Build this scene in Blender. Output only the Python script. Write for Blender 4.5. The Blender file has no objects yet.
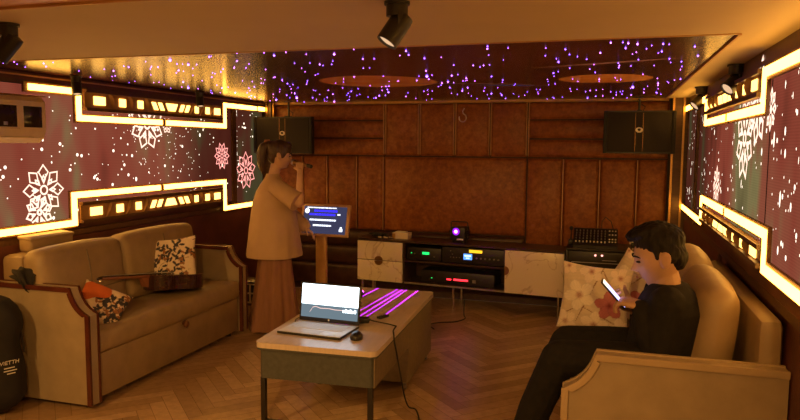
import bpy, bmesh, math, random
from mathutils import Vector, Matrix, Euler
random.seed(7)
PI = math.pi
C = bpy.context.scene.collection
XL, XR, YB, YF, H = -3.65, 0.70, 6.80, -1.6, 2.032      # room: left, right, back, front, ceiling
CAM_H = 1.58

# ------------------------------------------------------------------ materials
def nt(name):
    m = bpy.data.materials.new(name); m.use_nodes = True
    t = m.node_tree; t.nodes.clear()
    out = t.nodes.new('ShaderNodeOutputMaterial')
    return m, t, out

def ramp(t, fac, stops, interp='LINEAR'):
    r = t.nodes.new('ShaderNodeValToRGB'); r.color_ramp.interpolation = interp
    el = r.color_ramp.elements
    while len(el) < len(stops): el.new(0.5)
    for e, (p, c) in zip(el, stops):
        e.position = p; e.color = (*c, 1) if len(c) == 3 else c
    t.links.new(fac, r.inputs[0]); return r.outputs[0]

def noise(t, scale, detail=3, vec=None, rough=.55):
    n = t.nodes.new('ShaderNodeTexNoise'); n.inputs['Scale'].default_value = scale
    n.inputs['Detail'].default_value = detail; n.inputs['Roughness'].default_value = rough
    if vec is None:
        tc = t.nodes.new('ShaderNodeTexCoord'); vec = tc.outputs['Object']
    t.links.new(vec, n.inputs['Vector']); return n.outputs['Fac']

def mapping(t, scale=(1, 1, 1), rot=(0, 0, 0), loc=(0, 0, 0)):
    tc = t.nodes.new('ShaderNodeTexCoord'); mp = t.nodes.new('ShaderNodeMapping')
    mp.inputs['Scale'].default_value = scale; mp.inputs['Rotation'].default_value = rot; mp.inputs['Location'].default_value = loc
    t.links.new(tc.outputs['Object'], mp.inputs['Vector']); return mp.outputs['Vector']

def princ(t, out, rough=.5, metal=0, spec=.5, sheen=0, coat=0):
    p = t.nodes.new('ShaderNodeBsdfPrincipled')
    p.inputs['Roughness'].default_value = rough; p.inputs['Metallic'].default_value = metal
    p.inputs['Specular IOR Level'].default_value = spec
    p.inputs['Sheen Weight'].default_value = sheen; p.inputs['Coat Weight'].default_value = coat
    t.links.new(p.outputs[0], out.inputs[0]); return p

def bump(t, p, h, strength=.2, dist=.01):
    b = t.nodes.new('ShaderNodeBump'); b.inputs['Strength'].default_value = strength; b.inputs['Distance'].default_value = dist
    t.links.new(h, b.inputs['Height']); t.links.new(b.outputs[0], p.inputs['Normal'])

def pm(name, col, rough=.5, metal=0, var=.12, scale=14, bmp=0, bscale=120, spec=.5, sheen=0, coat=0, stretch=(1, 1, 1)):
    m, t, out = nt(name); p = princ(t, out, rough, metal, spec, sheen, coat)
    v = mapping(t, stretch)
    lo = tuple(max(0, c * (1 - var)) for c in col); hi = tuple(min(1, c * (1 + var)) for c in col)
    t.links.new(ramp(t, noise(t, scale, 4, v), [(.3, lo), (.7, hi)]), p.inputs['Base Color'])
    if bmp: bump(t, p, noise(t, bscale, 2, v), bmp, .004)
    return m

def em(name, col, s, sample=True, var=0, scale=6):
    m, t, out = nt(name); e = t.nodes.new('ShaderNodeEmission')
    e.inputs['Color'].default_value = (*col, 1); e.inputs['Strength'].default_value = s
    if var:
        t.links.new(ramp(t, noise(t, scale, 2), [(.3, tuple(c * (1 - var) for c in col)), (.7, col)]), e.inputs['Color'])
    t.links.new(e.outputs[0], out.inputs[0])
    if not sample: m.cycles.emission_sampling = 'NONE'
    return m

M = {}
WARM = (1, .455, .065)
M['led'] = em('led_diffuser', WARM, 7.5, var=.08)
M['cell'] = em('lattice_glow', (1, .50, .10), 3.6, var=.1)
M['gold'] = pm('brushed_gold', (.62, .36, .12), .35, .8, .1, 8)
M['goldpaint'] = pm('gold_paint', (.50, .27, .09), .45, .2, .12, 10)
M['darkwood'] = pm('dark_brown_board', (.10, .045, .018), .45, 0, .25, 6, stretch=(1, 6, 6))
M['brownboard'] = pm('brown_lattice', (.36, .19, .07), .45, 0, .2, 8)
M['ceil'] = pm('ceiling_paint', (.62, .49, .29), .65, 0, .03, 3)
M['wall'] = pm('maroon_wall_covering', (.12, .035, .022), .5, 0, .3, 5, .3, 60)
M['plain'] = pm('plain_wall', (.40, .26, .15), .7, 0, .06, 3)
M['black'] = pm('black_plastic', (.016, .012, .010), .4, 0, .2)
M['blackm'] = pm('matt_black', (.012, .011, .010), .7, 0, .2)
M['blackgrille'] = pm('speaker_grille_black', (.020, .014, .010), .7, .0, .5, 260, .4, 400)
M['steel'] = pm('brushed_steel', (.5, .5, .5), .3, .9, .1)
M['chrome'] = pm('chrome', (.75, .75, .75), .15, 1, .05)
M['brass'] = pm('aged_brass', (.30, .16, .06), .35, .7, .15)
M['white'] = pm('white_plastic', (.75, .72, .66), .4, 0, .05)
M['cream'] = pm('cream_plastic', (.78, .64, .48), .4, 0, .05)
M['glassdark'] = pm('dark_glass', (.03, .022, .018), .12, 0, .1)
M['taupe'] = pm('taupe_leatherette', (.30, .205, .115), .48, 0, .12, 9, .12, 160)
M['taupe2'] = pm('taupe_side_panel', (.33, .25, .165), .5, 0, .1, 9, .12, 160)
M['seamfabric'] = pm('seam_piping', (.17, .13, .09), .6)
M['redwood'] = pm('polished_red_wood', (.085, .022, .012), .22, 0, .3, 4, coat=.4)
M['creamwood'] = pm('champagne_lacquer', (.42, .31, .20), .3, 0, .1, 4, coat=.3)
M['woodknob'] = pm('wood_knob', (.13, .05, .02), .3, 0, .2)
M['marble'] = None
M['cabdark'] = pm('dark_veneer', (.055, .028, .016), .3, 0, .3, 5, stretch=(8, 1, 1))
M['deskgrey'] = pm('grey_laminate', (.075, .078, .075), .5, 0, .15, 40)
M['desktop'] = pm('pale_wood_top', (.60, .49, .42), .32, 0, .08, 6, stretch=(8, 1, 1))
M['deskside'] = pm('brown_laminate', (.20, .15, .10), .5, 0, .15, 30)
M['skinM'] = pm('skin', (.46, .27, .17), .5, 0, .06, 20)
M['skinW'] = pm('skin_light', (.62, .38, .25), .5, 0, .06, 20)
M['hair'] = pm('black_hair', (.010, .007, .005), .6, 0, .5, 60, .8, 90, spec=.2, stretch=(1, 1, .15))
M['hairW'] = pm('dark_brown_hair', (.06, .03, .018), .38, 0, .5, 60, .8, 90, stretch=(1, 1, .15))
M['jacket'] = pm('black_jersey', (.014, .012, .011), .85, 0, .25, 30, .3, 60, spec=.2)
M['trouserM'] = pm('black_trouser_cloth', (.013, .011, .010), .85, 0, .25, 30, .3, 60, spec=.2)
M['blouse'] = pm('tan_crepe', (.50, .33, .20), .8, 0, .06, 6, .1, 200)
M['trouserW'] = pm('rust_wide_trousers', (.27, .125, .07), .8, 0, .12, 8, .1, 200, stretch=(4, 4, .4))
M['eye'] = pm('eye_dark', (.03, .02, .02), .2)
M['lip'] = pm('lip', (.42, .16, .12), .45)
M['guitar'] = pm('dark_mahogany', (.035, .012, .008), .2, 0, .35, 5, coat=.5, stretch=(1, 6, 6))
M['guitartop'] = pm('dark_spruce_top', (.07, .024, .013), .2, 0, .3, 5, coat=.5)
M['neckwood'] = pm('neck_wood', (.20, .07, .03), .3, 0, .2, 6)
M['bag'] = pm('black_nylon', (.008, .005, .005), .8, 0, .3, 20, .3, 120)
M['bagtext'] = pm('pale_print', (.62, .58, .54), .7)
M['cloth'] = pm('black_cloth', (.018, .014, .012), .9, 0, .3, 20, .3, 90)
M['silver'] = pm('silver_aluminium', (.66, .68, .72), .42, .1, .03)
M['keys'] = pm('laptop_keys', (.56, .58, .63), .5, 0, .05)
M['rubber'] = pm('black_rubber', (.015, .014, .013), .6, 0, .2)
M['kioskframe'] = pm('tan_metal_frame', (.55, .33, .17), .4, .2, .06)
M['moulding'] = pm('dark_gold_moulding', (.17, .08, .025), .5, .1, .12, 10)
M['rosyfilm'] = pm('rosy_lit_film', (.85, .52, .48), .25, 0, .1, 2)  # pink light on the near film, put into its base colour
M['tuner'] = pm('pale_tuners', (.6, .5, .4), .3, .5)
M['piping'] = pm('gold_piping', (.50, .27, .14), .4, .1, .1)

def marble():
    m, t, out = nt('cream_marble'); p = princ(t, out, .25)
    v = mapping(t, (1, 1, 1), (0, .6, 0)); n = noise(t, 3.0, 6, v, .65)
    vor = t.nodes.new('ShaderNodeTexNoise'); vor.inputs['Scale'].default_value = 2.2; vor.inputs['Detail'].default_value = 5
    vor.inputs['Distortion'].default_value = 1.6; t.links.new(v, vor.inputs['Vector'])
    c = ramp(t, vor.outputs['Fac'], [(0, (.80, .70, .56)), (.485, (.80, .70, .56)), (.50, (.58, .46, .34)), (.515, (.79, .69, .55)), (1, (.82, .72, .58))])
    t.links.new(c, p.inputs['Base Color']); return m
M['marble'] = marble()

def leather():
    m, t, out = nt('rust_brown_leather'); p = princ(t, out, .42, spec=.4)
    v = mapping(t); a = noise(t, 1.6, 2, v); b = noise(t, 20, 5, v, .65)
    mx = t.nodes.new('ShaderNodeMath'); mx.operation = 'MULTIPLY_ADD'; mx.inputs[1].default_value = .75; 
    t.links.new(b, mx.inputs[0]); 
    ms = t.nodes.new('ShaderNodeMath'); ms.operation = 'MULTIPLY'; ms.inputs[1].default_value = .25; t.links.new(a, ms.inputs[0]); t.links.new(ms.outputs[0], mx.inputs[2])
    c = ramp(t, mx.outputs[0], [(.30, (.15, .040, .010)), (.52, (.29, .090, .018)), (.74, (.44, .17, .045))])
    t.links.new(c, p.inputs['Base Color']); bump(t, p, b, .25, .004); return m
M['leather'] = leather()
M['leatherdark'] = pm('dark_brown_leather', (.06, .022, .012), .45, 0, .3, 20, .2, 60)

def floor_mat():
    m, t, out = nt('herringbone_oak'); p = princ(t, out, .34, spec=.45)
    at = t.nodes.new('ShaderNodeAttribute'); at.attribute_name = 'plank'
    n = noise(t, 22, 5, mapping(t, (1, 1, 1)), .6)
    c1 = ramp(t, at.outputs['Fac'], [(0, (.33, .20, .105)), (.5, (.44, .275, .15)), (1, (.56, .37, .22))])
    c2 = ramp(t, n, [(.3, (.8, .78, .76)), (.7, (1.1, 1.1, 1.1))])
    mx = t.nodes.new('ShaderNodeMix'); mx.data_type = 'RGBA'; mx.blend_type = 'MULTIPLY'; mx.inputs[0].default_value = 1
    t.links.new(c1, mx.inputs[6]); t.links.new(c2, mx.inputs[7]); t.links.new(mx.outputs[2], p.inputs['Base Color'])
    return m
M['floor'] = floor_mat()
M['seam'] = pm('plank_seam', (.13, .07, .035), .6)

def ellipse_mask(t, vec, cx, cy, rx, ry, soft=.04, rot=0):
    mp = t.nodes.new('ShaderNodeMapping'); mp.vector_type = 'TEXTURE'
    mp.inputs['Location'].default_value = (cx, cy, 0); mp.inputs['Rotation'].default_value = (0, 0, rot); mp.inputs['Scale'].default_value = (rx, ry, 1e6)
    t.links.new(vec, mp.inputs['Vector'])
    l = t.nodes.new('ShaderNodeVectorMath'); l.operation = 'LENGTH'; t.links.new(mp.outputs[0], l.inputs[0])
    r = t.nodes.new('ShaderNodeMapRange'); r.inputs[1].default_value = 1 - soft; r.inputs[2].default_value = 1 + soft
    r.inputs[3].default_value = 1; r.inputs[4].default_value = 0; t.links.new(l.outputs['Value'], r.inputs[0]); return r.outputs[0]

def stretch_mat():
    m, t, out = nt('printed_gloss_stretch_film'); p = princ(t, out, .24, spec=.35, coat=.0)
    tc = t.nodes.new('ShaderNodeTexCoord'); v = tc.outputs['Object']
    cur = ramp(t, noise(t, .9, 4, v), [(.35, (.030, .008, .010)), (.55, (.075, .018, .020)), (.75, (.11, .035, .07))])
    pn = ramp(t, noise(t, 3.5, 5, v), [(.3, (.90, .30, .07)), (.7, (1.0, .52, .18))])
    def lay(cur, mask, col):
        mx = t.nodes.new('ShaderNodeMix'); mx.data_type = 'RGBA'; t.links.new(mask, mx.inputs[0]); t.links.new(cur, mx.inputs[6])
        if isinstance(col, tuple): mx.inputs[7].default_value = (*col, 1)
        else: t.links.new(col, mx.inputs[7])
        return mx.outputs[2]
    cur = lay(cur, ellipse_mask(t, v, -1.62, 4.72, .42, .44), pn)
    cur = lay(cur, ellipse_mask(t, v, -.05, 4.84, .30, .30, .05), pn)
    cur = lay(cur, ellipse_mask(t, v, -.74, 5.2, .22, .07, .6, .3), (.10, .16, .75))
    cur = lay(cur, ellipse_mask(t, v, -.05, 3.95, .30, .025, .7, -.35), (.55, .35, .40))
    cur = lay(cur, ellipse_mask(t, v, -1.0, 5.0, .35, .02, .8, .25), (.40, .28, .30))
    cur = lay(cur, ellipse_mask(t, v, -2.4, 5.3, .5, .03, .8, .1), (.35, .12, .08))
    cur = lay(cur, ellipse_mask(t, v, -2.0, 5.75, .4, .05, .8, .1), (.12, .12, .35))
    cur = lay(cur, ellipse_mask(t, v, -2.1, 1.0, 1.6, 1.0, .5, .1), (.52, .22, .24))  # rosy light of the near film, laid in as colour
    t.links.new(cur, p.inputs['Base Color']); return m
M['stretch'] = stretch_mat()
M['star'] = em('violet_fibre_star', (.28, .09, 1), 9, sample=False)
M['star2'] = em('pink_fibre_star', (.62, .15, 1), 8, sample=False)

def screen_mat():
    m, t, out = nt('led_wall_picture'); e = t.nodes.new('ShaderNodeEmission'); 
    v = mapping(t, (1, 1.2, .45)); n = noise(t, 1.1, 3, v)
    c = ramp(t, n, [(.30, (.040, .012, .006)), (.43, (.15, .030, .017)), (.53, (.16, .045, .024)), (.60, (.13, .105, .042)), (.72, (.065, .05, .02))])
    tc = t.nodes.new('ShaderNodeTexCoord'); sx = t.nodes.new('ShaderNodeSeparateXYZ'); t.links.new(tc.outputs['Object'], sx.inputs[0])
    mr = t.nodes.new('ShaderNodeMapRange'); mr.inputs[1].default_value = 4.9; mr.inputs[2].default_value = 5.5; mr.inputs[3].default_value = 1; mr.inputs[4].default_value = .30
    t.links.new(sx.outputs['Y'], mr.inputs[0])
    w = t.nodes.new('ShaderNodeTexWave'); w.inputs['Scale'].default_value = 26; w.bands_direction = 'Z'; t.links.new(tc.outputs['Object'], w.inputs[0])
    mw = t.nodes.new('ShaderNodeMapRange'); mw.inputs[3].default_value = .9; mw.inputs[4].default_value = 1.05; t.links.new(w.outputs['Fac'], mw.inputs[0])
    mu = t.nodes.new('ShaderNodeMath'); mu.operation = 'MULTIPLY'; t.links.new(mr.outputs[0], mu.inputs[0]); t.links.new(mw.outputs[0], mu.inputs[1])
    t.links.new(c, e.inputs['Color']); t.links.new(mu.outputs[0], e.inputs['Strength']); t.links.new(e.outputs[0], out.inputs[0]); return m
M['screen'] = screen_mat()
M['petal'] = em('petal_outline_light', (1, .66, .50), 1.15, sample=False)
M['petalred'] = em('petal_outline_red_light', (1, .35, .30), 1.0, sample=False)
M['flake'] = em('snow_dot_light', (1, .80, .62), 1.3, sample=False)

def fabric():
    m, t, out = nt('printed_cotton'); p = princ(t, out, .8)
    at = t.nodes.new('ShaderNodeAttribute'); at.attribute_name = 'print'
    c2 = ramp(t, noise(t, 60, 3), [(.3, (.92, .92, .92)), (.7, (1, 1, 1))])
    mx = t.nodes.new('ShaderNodeMix'); mx.data_type = 'RGBA'; mx.blend_type = 'MULTIPLY'; mx.inputs[0].default_value = 1
    t.links.new(at.outputs['Color'], mx.inputs[6]); t.links.new(c2, mx.inputs[7]); t.links.new(mx.outputs[2], p.inputs['Base Color'])
    bump(t, p, noise(t, 220, 2), .15, .003); return m
M['fabric'] = fabric()
def in_ell(x, z, e):
    cx, cz, rx, rz, a = e; c, s = math.cos(a), math.sin(a); dx, dz = x - cx, z - cz
    return ((dx * c + dz * s) / rx) ** 2 + ((-dx * s + dz * c) / rz) ** 2
def leaf_print(seed, base, ink, red=None):
    r = random.Random(seed); L = []; V = []
    for i in range(32):                                          # curling vines with leaves on both sides
        x, z, a = r.uniform(-.18, .18), r.uniform(-.18, .18), r.uniform(0, 6.28)
        for k in range(9):
            a += r.uniform(-.1, .5); x += .022 * math.cos(a); z += .022 * math.sin(a); V.append((x, z, .011, .0022, a))
            sd = 1 if k % 2 else -1; b = a + sd * 1.0; L.append((x + .019 * math.cos(b), z + .019 * math.sin(b), .019, .0085, b))
    L = [(e, ink if r.random() < .8 else (.30, .12, .05)) for e in L if r.random() < .72]
    def f(x, z):
        if red and in_ell(x, z, (-.08, .07, .12, .085, .5)) < 1 + .25 * math.sin(40 * x + 30 * z): return red
        for e, c in L:
            if abs(x - e[0]) < .022 and abs(z - e[1]) < .022 and in_ell(x, z, e) < 1: return c
        for e in V:
            if abs(x - e[0]) < .014 and abs(z - e[1]) < .014 and in_ell(x, z, e) < 1: return (.25, .15, .08)
        return base
    return f
def floral_print(seed):
    r = random.Random(seed); B = []; pal = (.72, .60, .50)
    for cx, cz, R_, col, heart in ((-.085, .01, .075, (.88, .78, .70), (.40, .13, .11)), (.01, -.15, .068, (.88, .76, .68), (.42, .14, .12)), (-.03, .15, .058, (.86, .72, .65), (.42, .12, .11)), (.13, .13, .055, (.86, .70, .61), (.45, .14, .11)), (-.15, -.15, .06, (.88, .76, .68), (.42, .18, .15)), (.085, -.03, .068, (.54, .17, .20), (.24, .02, .05)), (.16, -.16, .06, (.88, .76, .68), (.42, .18, .15)), (-.16, .17, .045, (.86, .70, .62), (.42, .14, .12))):
        for k in range(5):
            a = k * 2 * PI / 5 + cx * 20; B.append(((cx + R_ * .62 * math.cos(a), cz + R_ * .62 * math.sin(a), R_ * .60, R_ * .44, a), col, (cx, cz, R_), heart))
    T = [(-.02, .04, .20, .0035, 1.2), (.08, .08, .13, .003, 2.1), (-.11, -.07, .12, .003, .6), (.05, -.10, .12, .003, -.4)]
    def f(x, z):
        out = pal; n = .5 + .5 * math.sin(31 * x + 17 * math.sin(23 * z))
        out = tuple(c * (.93 + .07 * n) for c in out)
        for e in T:
            if in_ell(x, z, e) < 1: out = (.27, .14, .09)
        for e, col, (cx, cz, R_), heart in B:
            q = in_ell(x, z, e)
            if q < 1.0:
                d = math.hypot(x - cx, z - cz) / R_; w = max(0, min(1, 1.0 - d * 2.7)); edge = .80 if q > .80 else 1
                st = .96 + .04 * math.sin(26 * math.atan2(z - cz, x - cx))
                out = tuple((c * (1 - w) + h * w) * edge * st for c, h in zip(col, heart))
        return out
    return f
PRINTS = {'leafpillow': leaf_print(2, (.74, .60, .46), (.035, .03, .045)), 'orangepillow': leaf_print(5, (.76, .60, .43), (.035, .03, .045), (.58, .12, .02)), 'floral': floral_print(1)}

# ------------------------------------------------------------------ mesh builder
class MB:
    """collects shapes and links them as ONE mesh object"""
    def __init__(s): s.bm = bmesh.new(); s.mi = 0
    def _take(s, b, mtx=None):
        if mtx is not None: bmesh.ops.transform(b, matrix=mtx, verts=b.verts)
        vm = {v: s.bm.verts.new(v.co) for v in b.verts}
        for f in b.faces:
            try: nf = s.bm.faces.new([vm[v] for v in f.verts]); nf.material_index = s.mi
            except ValueError: pass
        b.free(); return s
    def box(s, c, d, bev=0, rot=None, seg=2):
        b = bmesh.new(); bmesh.ops.create_cube(b, size=1); bmesh.ops.scale(b, vec=d, verts=b.verts)
        if bev: bmesh.ops.bevel(b, geom=b.edges[:], offset=bev, segments=seg, profile=.5, affect='EDGES')
        mt = Matrix.Translation(c)
        if rot is not None: mt = mt @ Euler(rot).to_matrix().to_4x4()
        return s._take(b, mt)
    def bx(s, x0, x1, y0, y1, z0, z1, bev=0):
        return s.box(((x0 + x1) / 2, (y0 + y1) / 2, (z0 + z1) / 2), (abs(x1 - x0), abs(y1 - y0), abs(z1 - z0)), bev)
    def ring_loft(s, rings, cap=True):
        vs = [[s.bm.verts.new(p) for p in r] for r in rings]; n = len(rings[0])
        for a, b in zip(vs, vs[1:]):
            for i in range(n):
                f = s.bm.faces.new([a[i], a[(i + 1) % n], b[(i + 1) % n], b[i]]); f.material_index = s.mi
        if cap:
            for r in (vs[0][::-1], vs[-1]):
                f = s.bm.faces.new(r); f.material_index = s.mi
        return s
    def tube(s, pts, r, n=8, cap=True):
        pts = [Vector(p) for p in pts]; rs = r if isinstance(r, (list, tuple)) else [r] * len(pts); rings = []
        up = None
        for i, p in enumerate(pts):
            d = (pts[min(i + 1, len(pts) - 1)] - pts[max(i - 1, 0)]).normalized()
            if up is None:
                up = Vector((0, 0, 1)) if abs(d.z) < .9 else Vector((1, 0, 0))
            a = d.cross(up).normalized(); b2 = a.cross(d).normalized(); up = b2
            rings.append([p + rs[i] * (math.cos(2 * PI * k / n) * a + math.sin(2 * PI * k / n) * b2) for k in range(n)])
        return s.ring_loft(rings, cap)
    def cyl(s, p0, p1, r0, r1=None, n=20):
        return s.tube([p0, p1], [r0, r0 if r1 is None else r1], n)
    def sphere(s, c, r, sub=2, sc=(1, 1, 1), rot=None):
        b = bmesh.new(); bmesh.ops.create_icosphere(b, subdivisions=sub, radius=r); bmesh.ops.scale(b, vec=sc, verts=b.verts)
        mt = Matrix.Translation(c)
        if rot is not None: mt = mt @ Euler(rot).to_matrix().to_4x4()
        return s._take(b, mt)
    def limb(s, pts, rs, n=12):
        """rounded, tapering chain of joints"""
        pts = [Vector(p) for p in pts]
        for p, r in zip(pts, rs): s.sphere(p, r, 2)
        for i in range(len(pts) - 1): s.tube([pts[i], pts[i + 1]], [rs[i], rs[i + 1]], n)
        return s
    def prism(s, poly, axis, a, b):
        """poly = list of 2-D points in the other two axes (cyclic order kept), extruded along axis from a to b"""
        def P(u, v, w): return {0: (w, u, v), 1: (u, w, v), 2: (u, v, w)}[axis]
        b0 = [s.bm.verts.new(P(u, v, a)) for u, v in poly]; b1 = [s.bm.verts.new(P(u, v, b)) for u, v in poly]; n = len(poly)
        fs = [s.bm.faces.new(b0[::-1]), s.bm.faces.new(b1)]
        for i in range(n): fs.append(s.bm.faces.new([b0[i], b0[(i + 1) % n], b1[(i + 1) % n], b1[i]]))
        for f in fs: f.material_index = s.mi
        return s
    def quad(s, pts):
        f = s.bm.faces.new([s.bm.verts.new(p) for p in pts]); f.material_index = s.mi; return s
    def lathe(s, prof, c=(0, 0, 0), n=24, mtx=None):
        b = bmesh.new(); rings = [[b.verts.new((r * math.cos(2 * PI * k / n), r * math.sin(2 * PI * k / n), z)) for k in range(n)] for r, z in prof]
        for a, d in zip(rings, rings[1:]):
            for i in range(n): b.faces.new([a[i], a[(i + 1) % n], d[(i + 1) % n], d[i]])
        b.faces.new(rings[0][::-1]); b.faces.new(rings[-1])
        return s._take(b, Matrix.Translation(c) @ (mtx or Matrix()))
    def build(s, name, mats, parent=None, loc=None, smooth=True, angle=40, fix=True):
        if fix: bmesh.ops.recalc_face_normals(s.bm, faces=s.bm.faces)
        me = bpy.data.meshes.new(name); s.bm.to_mesh(me); s.bm.free()
        for m in (mats if isinstance(mats, (list, tuple)) else [mats]): me.materials.append(M[m] if isinstance(m, str) else m)
        o = bpy.data.objects.new(name, me); C.objects.link(o)
        if loc is not None: o.location = loc
        if parent is not None: o.parent = parent
        if smooth:
            me.polygons.foreach_set('use_smooth', [True] * len(me.polygons)); me.set_sharp_from_angle(angle=math.radians(angle))
        return o

def tag(o, label=None, cat=None, group=None, kind=None):
    if label: o['label'] = label
    if cat: o['category'] = cat
    if group: o['group'] = group
    if kind: o['kind'] = kind
    return o
def thing(name, label, cat, loc=(0, 0, 0), rz=0, group=None):
    o = bpy.data.objects.new(name, None); C.objects.link(o); o.empty_display_size = .1
    o.location = loc; o.rotation_euler = (0, 0, rz); return tag(o, label, cat, group)
def copy_tree(o, parent=None):
    kids = list(o.children); c = o.copy(); C.objects.link(c); c.parent = parent
    for k in kids: copy_tree(k, c)
    return c
def modify(o, *mods):
    """apply modifiers given as (type, dict) by evaluation"""
    for i, (ty, kw) in enumerate(mods):
        md = o.modifiers.new('m%d' % i, ty)
        for k, v in kw.items(): setattr(md, k, v)
    bpy.context.view_layer.update()
    dg = bpy.context.evaluated_depsgraph_get(); me = bpy.data.meshes.new_from_object(o.evaluated_get(dg))
    o.modifiers.clear(); old = o.data; o.data = me
    if not me.materials:
        for m in old.materials: me.materials.append(m)
    bpy.data.meshes.remove(old); me.polygons.foreach_set('use_smooth', [True] * len(me.polygons))
    return o
def struct(o): return tag(o, kind='structure')

# ------------------------------------------------------------------ the room
def make_floor():
    b = bmesh.new(); lay = b.faces.layers.float.new('plank'); w, L = .085, .51; n = 6; r2 = math.sqrt(.5); g = .0012
    rect = lambda x0, y0, x1, y1: [(x0 + g, y0 + g), (x1 - g, y0 + g), (x1 - g, y1 - g), (x0 + g, y1 - g)]
    x0, x1, y0, y1 = XL, XR, YF, YB
    for j in range(-16, 17):
        for k in range(-90, 91):
            ox, oy = k * w + j * L, k * w - j * L
            for (a, c, d, e) in ((ox, oy, ox + L, oy + w), (ox + L, oy + w - L, ox + L + w, oy + w)):
                pts = [((u - v) * r2 - 1.5, (u + v) * r2 + 2.5) for u, v in rect(a, c, d, e)]
                if max(p[0] for p in pts) < x0 or min(p[0] for p in pts) > x1 or max(p[1] for p in pts) < y0 or min(p[1] for p in pts) > y1: continue
                f = b.faces.new([b.verts.new((p[0], p[1], 0)) for p in pts]); f[lay] = random.random()
    for co, no in (((x0, 0, 0), (-1, 0, 0)), ((x1, 0, 0), (1, 0, 0)), ((0, y0, 0), (0, -1, 0)), ((0, y1, 0), (0, 1, 0))):
        bmesh.ops.bisect_plane(b, geom=b.verts[:] + b.edges[:] + b.faces[:], plane_co=co, plane_no=no, clear_outer=True)
    bmesh.ops.recalc_face_normals(b, faces=b.faces)
    for f in b.faces:
        if f.normal.z < 0: f.normal_flip()
    m = MB(); vs = None
    c = bmesh.new(); bmesh.ops.create_cube(c, size=1); bmesh.ops.scale(c, vec=(x1 - x0, y1 - y0, .06), verts=c.verts); bmesh.ops.translate(c, vec=((x0 + x1) / 2, (y0 + y1) / 2, -.0325), verts=c.verts)
    vm = {v: b.verts.new(v.co) for v in c.verts}
    for f in c.faces: nf = b.faces.new([vm[v] for v in f.verts]); nf.material_index = 1
    c.free(); me = bpy.data.meshes.new('floor'); b.to_mesh(me); b.free(); me.materials.append(M['floor']); me.materials.append(M['seam'])
    o = bpy.data.objects.new('floor', me); C.objects.link(o); struct(o)
make_floor()

m = MB()
m.bx(XL, XR, 1.86, 3.02, H, H + .12)                      # beam across the room
m.bx(.48, XR, 3.02, YB, H, H + .12)                       # border along the right wall
m.bx(XL, .48, 3.02, YB, H + .05, H + .12); m.bx(XL, XR, YF, 1.86, H + .05, H + .12)
ceil = struct(m.build('ceiling', 'ceil', smooth=False))
m = MB(); m.bx(XL, .478, 3.022, YB, H + .006, H + .03)
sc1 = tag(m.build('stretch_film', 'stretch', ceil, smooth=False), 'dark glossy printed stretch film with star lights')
m = MB(); m.bx(XL, XR, YF, 1.858, H + .006, H + .03)
sc2 = tag(m.build('stretch_film', 'rosyfilm', ceil, smooth=False), 'stretch film with rosy light put into its colour')
m = MB()
m.bx(.472, .482, 3.02, YB, H - .006, H + .008); m.bx(XL, .48, 3.016, 3.026, H - .004, H + .008); m.bx(XL, XR, 1.855, 1.864, H - .004, H + .008)
m.build('edge_bead', 'goldpaint', ceil, smooth=False)
m = MB()
def stars(m, n, x0, x1, y0, y1):
    for i in range(n):
        x = random.uniform(x0, x1); y = random.uniform(y0, y1)
        r = random.choice([.0018, .002, .0022, .0026, .0034]) * (1.0 + .09 * (y - 3)); m.mi = 1 if random.random() < .3 else 0
        if random.random() < .07: r *= 2.2
        b = bmesh.new(); bmesh.ops.create_icosphere(b, subdivisions=1, radius=r); m._take(b, Matrix.Translation((x, y, H + .005)))
stars(m, 340, -3.5, .44, 3.06, YB - .05); stars(m, 60, -3.4, .5, YF + .2, 1.8)
tag(m.build('star_lights', ['star', 'star2'], ceil), 'tiny violet fibre star lights', kind='stuff')

# walls
m = MB(); m.bx(XL - .1, XL, YF, YB, 0, H + .1); wl = struct(m.build('wall_left', 'wall', smooth=False))
m = MB(); m.bx(XR, XR + .1, YF, YB, 0, H + .1); wr = struct(m.build('wall_right', 'wall', smooth=False))
m = MB(); m.bx(XL - .1, XR + .1, YB + .02, YB + .12, 0, H + .1); wb = struct(m.build('wall_back', 'leatherdark', smooth=False))
m = MB(); m.bx(XL - .1, XR + .1, YF - .1, YF, 0, H + .1); struct(m.build('wall_front', 'plain', smooth=False))

# upholstered panels of the back wall (x0, x1, z0, z1)
def cushion_panel(x0, x1, z0, z1, mat='leather', t=.028):
    m = MB(); b = bmesh.new(); g = .006; nx, nz = 6, 6
    w, h = x1 - x0 - 2 * g, z1 - z0 - 2 * g; e = min(.035, w * .2, h * .25)
    us = [0, e * .25, e, w / 2, w - e, w - e * .25, w]; zs = [0, e * .25, e, h / 2, h - e, h - e * .25, h]; dep = [0, .6, 1, 1.08, 1, .6, 0]
    gr = [[b.verts.new((x0 + g + u, YB - t * min(dep[i], dep[j]), z0 + g + z)) for j, z in enumerate(zs)] for i, u in enumerate(us)]
    for i in range(6):
        for j in range(6): b.faces.new([gr[i][j], gr[i + 1][j], gr[i + 1][j + 1], gr[i][j + 1]])
    edge = [gr[i][0] for i in range(7)] + [gr[6][j] for j in range(1, 7)] + [gr[i][6] for i in range(5, -1, -1)] + [gr[0][j] for j in range(5, 0, -1)]
    back = [b.verts.new((v.co.x, YB + .02, v.co.z)) for v in edge]; n = len(edge)
    for i in range(n): b.faces.new([edge[i], back[i], back[(i + 1) % n], edge[(i + 1) % n]])
    b.faces.new(back[::-1]); m._take(b); return m.build('leather_panel', mat, wb, angle=60)
ZT = H - .02
rows = [(1.84, ZT), (1.655, 1.84), (1.47, 1.655)]
for z0, z1 in rows: cushion_panel(XL + .02, -2.255, z0, z1); cushion_panel(-.78, .52, z0, z1)
for x0, x1 in ((-2.255, -1.88), (-1.88, -1.51), (-1.51, -1.15), (-1.15, -.78)): cushion_panel(x0, x1, 1.47, ZT)
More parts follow.
